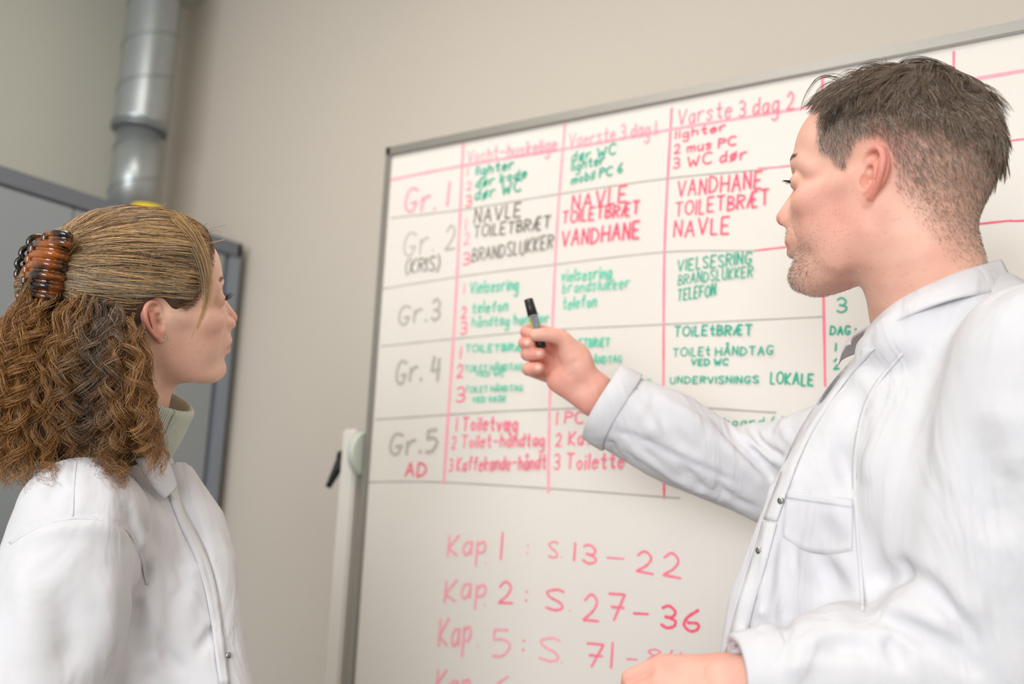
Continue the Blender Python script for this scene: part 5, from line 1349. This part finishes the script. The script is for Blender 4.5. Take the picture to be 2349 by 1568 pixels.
# ================================================================== the man's hair
fn = np.cross(mhV[mhQ[:, 2]] - mhV[mhQ[:, 0]], mhV[mhQ[:, 3]] - mhV[mhQ[:, 1]]); A = np.linalg.norm(fn, axis=1); FN = fn / (A[:, None] + 1e-15); CEN = mhV[mhQ].mean(1)
def m_dens(c):
    """how thick the hair grows at a point of the head: 0 none, 1 full; and its length"""
    x, y, z = c[:, 0], np.abs(c[:, 1]), c[:, 2]
    nz = 0.004 * wav(x, y, z, 61, 40)
    front = np.interp(z, [-0.03, -0.012, 0.004, 0.020, 0.034, 0.05, 0.07, 0.088, 0.13], [0.010, 0.014, 0.022, 0.034, 0.050, 0.056, 0.058, 0.058, 0.066]) + nz
    inside = np.clip((front - x) / 0.006, 0, 1)
    # bare strip round and behind the ear, and the nape line
    ear = (x + 0.004) ** 2 / 0.026 ** 2 + (z - 0.002) ** 2 / 0.041 ** 2
    inside *= np.where((y > 0.055), np.clip((ear - 1.0) / 0.3, 0, 1), 1)
    inside *= np.where((x > -0.012) & (z < -0.014), 0, 1)
    nape = np.interp(x, [-0.12, -0.085, -0.06, -0.035, -0.02, 0.0], [-0.105, -0.098, -0.070, -0.030, -0.012, -0.01]) + nz
    low = (x < 0.002); inside *= np.where(low, np.clip((z - nape) / 0.050, 0, 1), 1)
    return inside
top_w = lambda c: np.clip((c[:, 2] - (0.072 + 0.012 * (c[:, 0] / 0.08) - 0.50 * np.clip(-c[:, 0] - 0.055, 0, .1))) / 0.022, 0, 1)
dn_ = m_dens(CEN); tw = top_w(CEN)
# scalp colour under the cropped sides
dv = m_dens(mhV); tv = top_w(mhV); nC = mhC.copy()
spk = np.clip(0.5 + 0.5 * wav(*mhV.T, 77, 160, 8), 0, 1)
f = (dv * (0.20 + 0.16 * spk))[:, None]; nC = nC * (1 - f) + lin(120, 98, 84) * f
f = (dv * tv * 0.75)[:, None]; nC = nC * (1 - f) + lin(78, 62, 52) * f
bd = np.exp(-((mhV[:, 0] - 0.09) / 0.030) ** 2 - ((mhV[:, 2] + 0.085) / 0.028) ** 2) * (mhV[:, 0] > 0.03) + 0.35 * np.exp(-((mhV[:, 0] - 0.06) / 0.035) ** 2 - ((mhV[:, 2] + 0.06) / 0.03) ** 2)
f = (np.clip(bd, 0, 1) * (0.12 + 0.25 * spk))[:, None]; nC = nC * (1 - f) + lin(140, 116, 104) * f
allC = C.copy(); 
a_ = man.data.color_attributes['skin']; buf = np.zeros(len(man.data.vertices) * 4, np.float32); a_.data.foreach_get('color', buf); buf = buf.reshape(-1, 4); buf[:len(nC), :3] = nC; a_.data.foreach_set('color', buf.ravel())
# cap of longer hair
hm = Vol((-0.15, -0.11, 0.03), (0.11, 0.11, 0.18), 0.0022)
hm.ell((-0.013, 0, 0.052), (0.103, 0.078, 0.088), k=0.01); hm.ell((-0.042, 0, 0.038), (0.077, 0.074, 0.084), k=0.03); hm.ell((0.036, 0, 0.062), (0.050, 0.058, 0.064), k=0.03)
hm.half((0, 0, 0.079), (-0.10, 0, -1), 0.010); hm.half((0.056, 0, 0.1), (1, 0, -0.25), 0.01)
hm.disp(lambda x, y, z: 0.0028 * wav(x * .5, y, z, 63, 40) + 0.0012 * wav(x * .5, y, z, 64, 90))
V, Q = hm.mesh()
M['hair_base_m'] = mat('hair_base_grey_brown', (92, 77, 66), 0.7, noise=0.3, nscale=90, bump=0.8, bscale=300)
mhair = mesh_np('hair', relax(V, Q, 1) @ MH.R.T + MH.O, Q, man, M['hair_base_m'])
mhair['label'] = 'short greying brown hair, tousled on top and cropped at the sides'
rm = np.random.default_rng(9); paths, cols = [], []
Pp = A * dn_ * (1 - 0.55 * tw) * (0.42 + 0.58 * np.clip((CEN[:, 2] - 0.035) / 0.04, 0, 1)); Pp /= Pp.sum(); idx = rm.choice(len(CEN), 42000, p=Pp)
for i in idx:
    c, n = CEN[i] + rm.normal(size=3) * .0006, FN[i]; z = c[2]
    L = (0.0035 + 0.0085 * np.clip((z + 0.03) / 0.09, 0, 1)) * rm.uniform(.7, 1.25)
    if tw[i] > .3: L *= 1.3
    dr = np.array((-0.45, 0, -1.0)) + rm.normal(size=3) * 0.25; dr = dr - n * dr.dot(n); dr = _n(dr)
    t = np.linspace(0, 1, 4)[:, None]; paths.append(MH.w(c + n * L * .42 * t + dr * L * .9 * t ** 1.3))
    q = rm.random(); gy = 0.22 + 0.25 * (c[0] > 0.0)
    cols.append((lin(196, 186, 174) if q < gy + .08 else lin(150, 124, 102) if q < .78 else lin(104, 86, 72)) * rm.uniform(.75, 1.15))
strands('hair_strands', paths, 0.00010, np.array(cols), mhair, M['hair_m'], 0.6)
paths, cols = [], []
tidx = np.where(tw > 0.25)[0]; Pp = (A * tw * (dn_ > 0.5))[tidx]; Pp /= Pp.sum()
roots = rm.choice(tidx, 720, p=Pp)
for i in roots:
    c, n = CEN[i], FN[i]
    crown = np.array((-0.070, 0.0, 0.11)); away = c - crown; away -= n * away.dot(n)
    fw_ = np.array((0.22, 0.22 * np.sign(c[1] + .02), 0.0)); bk = np.array((-0.6, 0.25 * np.sign(c[1] + .01), -0.6))
    m_ = np.clip((c[0] + 0.045) / 0.06, 0, 1)
    base = _n(away) * .8 + fw_ * m_ * 0.7 + bk * (1 - m_) * 0.8 + np.array((wav(*c, 71, 18), wav(*c, 72, 18), 0)) * 0.9
    base = _n(base - n * base.dot(n)); L = rm.uniform(0.026, 0.046) * (0.75 + .35 * (c[2] > .1)) * (0.65 if c[0] > 0.035 else 1.0); lift = rm.uniform(0.25, 0.65) * (0.35 + .85 * np.clip((c[2] - .08) / .04, 0, 1)); cu = rm.normal() * 0.25
    side = np.cross(n, base); dropz = rm.uniform(.2, .6)
    for k in range(34):
        o = (base * rm.normal() + side * rm.normal()) * 0.0032; t = np.linspace(0, 1, 9)[:, None]; l = L * rm.uniform(.7, 1.1); sp = 1 - 0.55 * t
        pth = c + n * 0.002 + o * sp + base * l * t + n * l * (lift * t - (lift * .75) * t ** 2.2) + side * (cu + rm.normal() * .07) * l * t ** 2 - np.array((0, 0, 1.0)) * l * dropz * 0.35 * t ** 3
        paths.append(MH.w(pth)); q = rm.random(); gy = 0.10 + 0.35 * np.clip((c[0] - 0.0) / .06, 0, 1) * (abs(c[1]) > .03)
        cols.append((lin(168, 158, 146) if q < gy else lin(138, 116, 96) if q < .6 else lin(88, 72, 60)) * rm.uniform(.75, 1.2))
# forelock that falls clear of the forehead
def mt(ctrl, n, w0, w1, seed): 
    global paths, cols
    tuft(ctrl, n, w0, w1, [lin(74, 60, 50), lin(96, 80, 66), lin(52, 42, 36)], seed, rj=0.0006)
for j, (ctrl, n) in enumerate(((((1960, 215, 1.12), (1915, 180, 1.12), (1880, 178, 1.12), (1855, 205, 1.12), (1840, 240, 1.12), (1835, 262, 1.12)), 9), (((1960, 218, 1.13), (1920, 190, 1.13), (1885, 200, 1.13), (1868, 232, 1.13), (1872, 270, 1.13)), 9),
    (((1975, 205, 1.13), (1930, 175, 1.13), (1900, 172, 1.13), (1872, 185, 1.13), (1850, 215, 1.13)), 8), (((2000, 200, 1.12), (1960, 170, 1.12), (1930, 178, 1.12), (1905, 205, 1.12), (1895, 240, 1.12)), 16),
    (((2010, 190, 1.12), (1995, 160, 1.12), (1975, 160, 1.12), (1950, 185, 1.12), (1925, 215, 1.12)), 18), (((2040, 180, 1.12), (2010, 152, 1.12), (1990, 155, 1.12), (1975, 175, 1.12)), 18),
    (((2030, 175, 1.13), (2033, 145, 1.13), (2028, 130, 1.13)), 4), (((2045, 180, 1.13), (2048, 155, 1.13), (2040, 140, 1.13)), 4), (((2060, 180, 1.12), (2070, 150, 1.12), (2110, 138, 1.12), (2160, 150, 1.11), (2200, 175, 1.10)), 60),
    (((2060, 190, 1.10), (2085, 158, 1.10), (2130, 150, 1.10), (2190, 172, 1.09), (2240, 215, 1.09)), 60), (((1900, 280, 1.08), (1930, 240, 1.07), (1975, 215, 1.06), (2030, 205, 1.06)), 26), (((1890, 300, 1.09), (1910, 262, 1.08), (1950, 235, 1.07), (2010, 225, 1.06)), 26))):
    mt(ctrl, n, 0.0042 if n > 10 else 0.0016, 0.0022 if n > 10 else 0.0010, 700 + j)
strands('long_top_strands', paths, 0.00016, np.array(cols), mhair, M['hair_m'], 0.4)
# stubble
paths, cols = [], []
bc = np.exp(-((CEN[:, 0] - 0.090) / 0.026) ** 2 - ((CEN[:, 2] + 0.088) / 0.024) ** 2) * 1.0 + 0.8 * np.exp(-((CEN[:, 0] - 0.100) / 0.012) ** 2 - ((CEN[:, 2] + 0.040) / 0.008) ** 2 - (CEN[:, 1] / .024) ** 2) \
    + 0.16 * np.exp(-((CEN[:, 0] - 0.05) / 0.035) ** 2 - ((CEN[:, 2] + 0.055) / 0.030) ** 2)
bc *= (CEN[:, 0] > 0.005) * (np.abs(CEN[:, 2] + 0.0545) > 0.0085 * (np.abs(CEN[:, 1]) < .024))
Pp = A * bc; Pp /= Pp.sum()
for i in rm.choice(len(CEN), 4600, p=Pp):
    c, n = CEN[i] + rm.normal(size=3) * .0005, FN[i]; L = rm.uniform(0.0012, 0.0030) * (1.3 if bc[i] > .5 else .7)
    dr = np.array((0.1, 0, -1.0)) + rm.normal(size=3) * .3; dr = _n(dr - n * dr.dot(n)); t = np.linspace(0, 1, 3)[:, None]
    paths.append(MH.w(c + (n * .75 + dr * .65) * L * t)); q = rm.random(); cols.append((lin(214, 204, 194) if q < .55 else lin(150, 112, 90) if q < .88 else lin(84, 66, 56)) * rm.uniform(.8, 1.15))
strands('beard_stubble', paths, 0.00011, np.array(cols), man, M['hair_m'], 0.6)
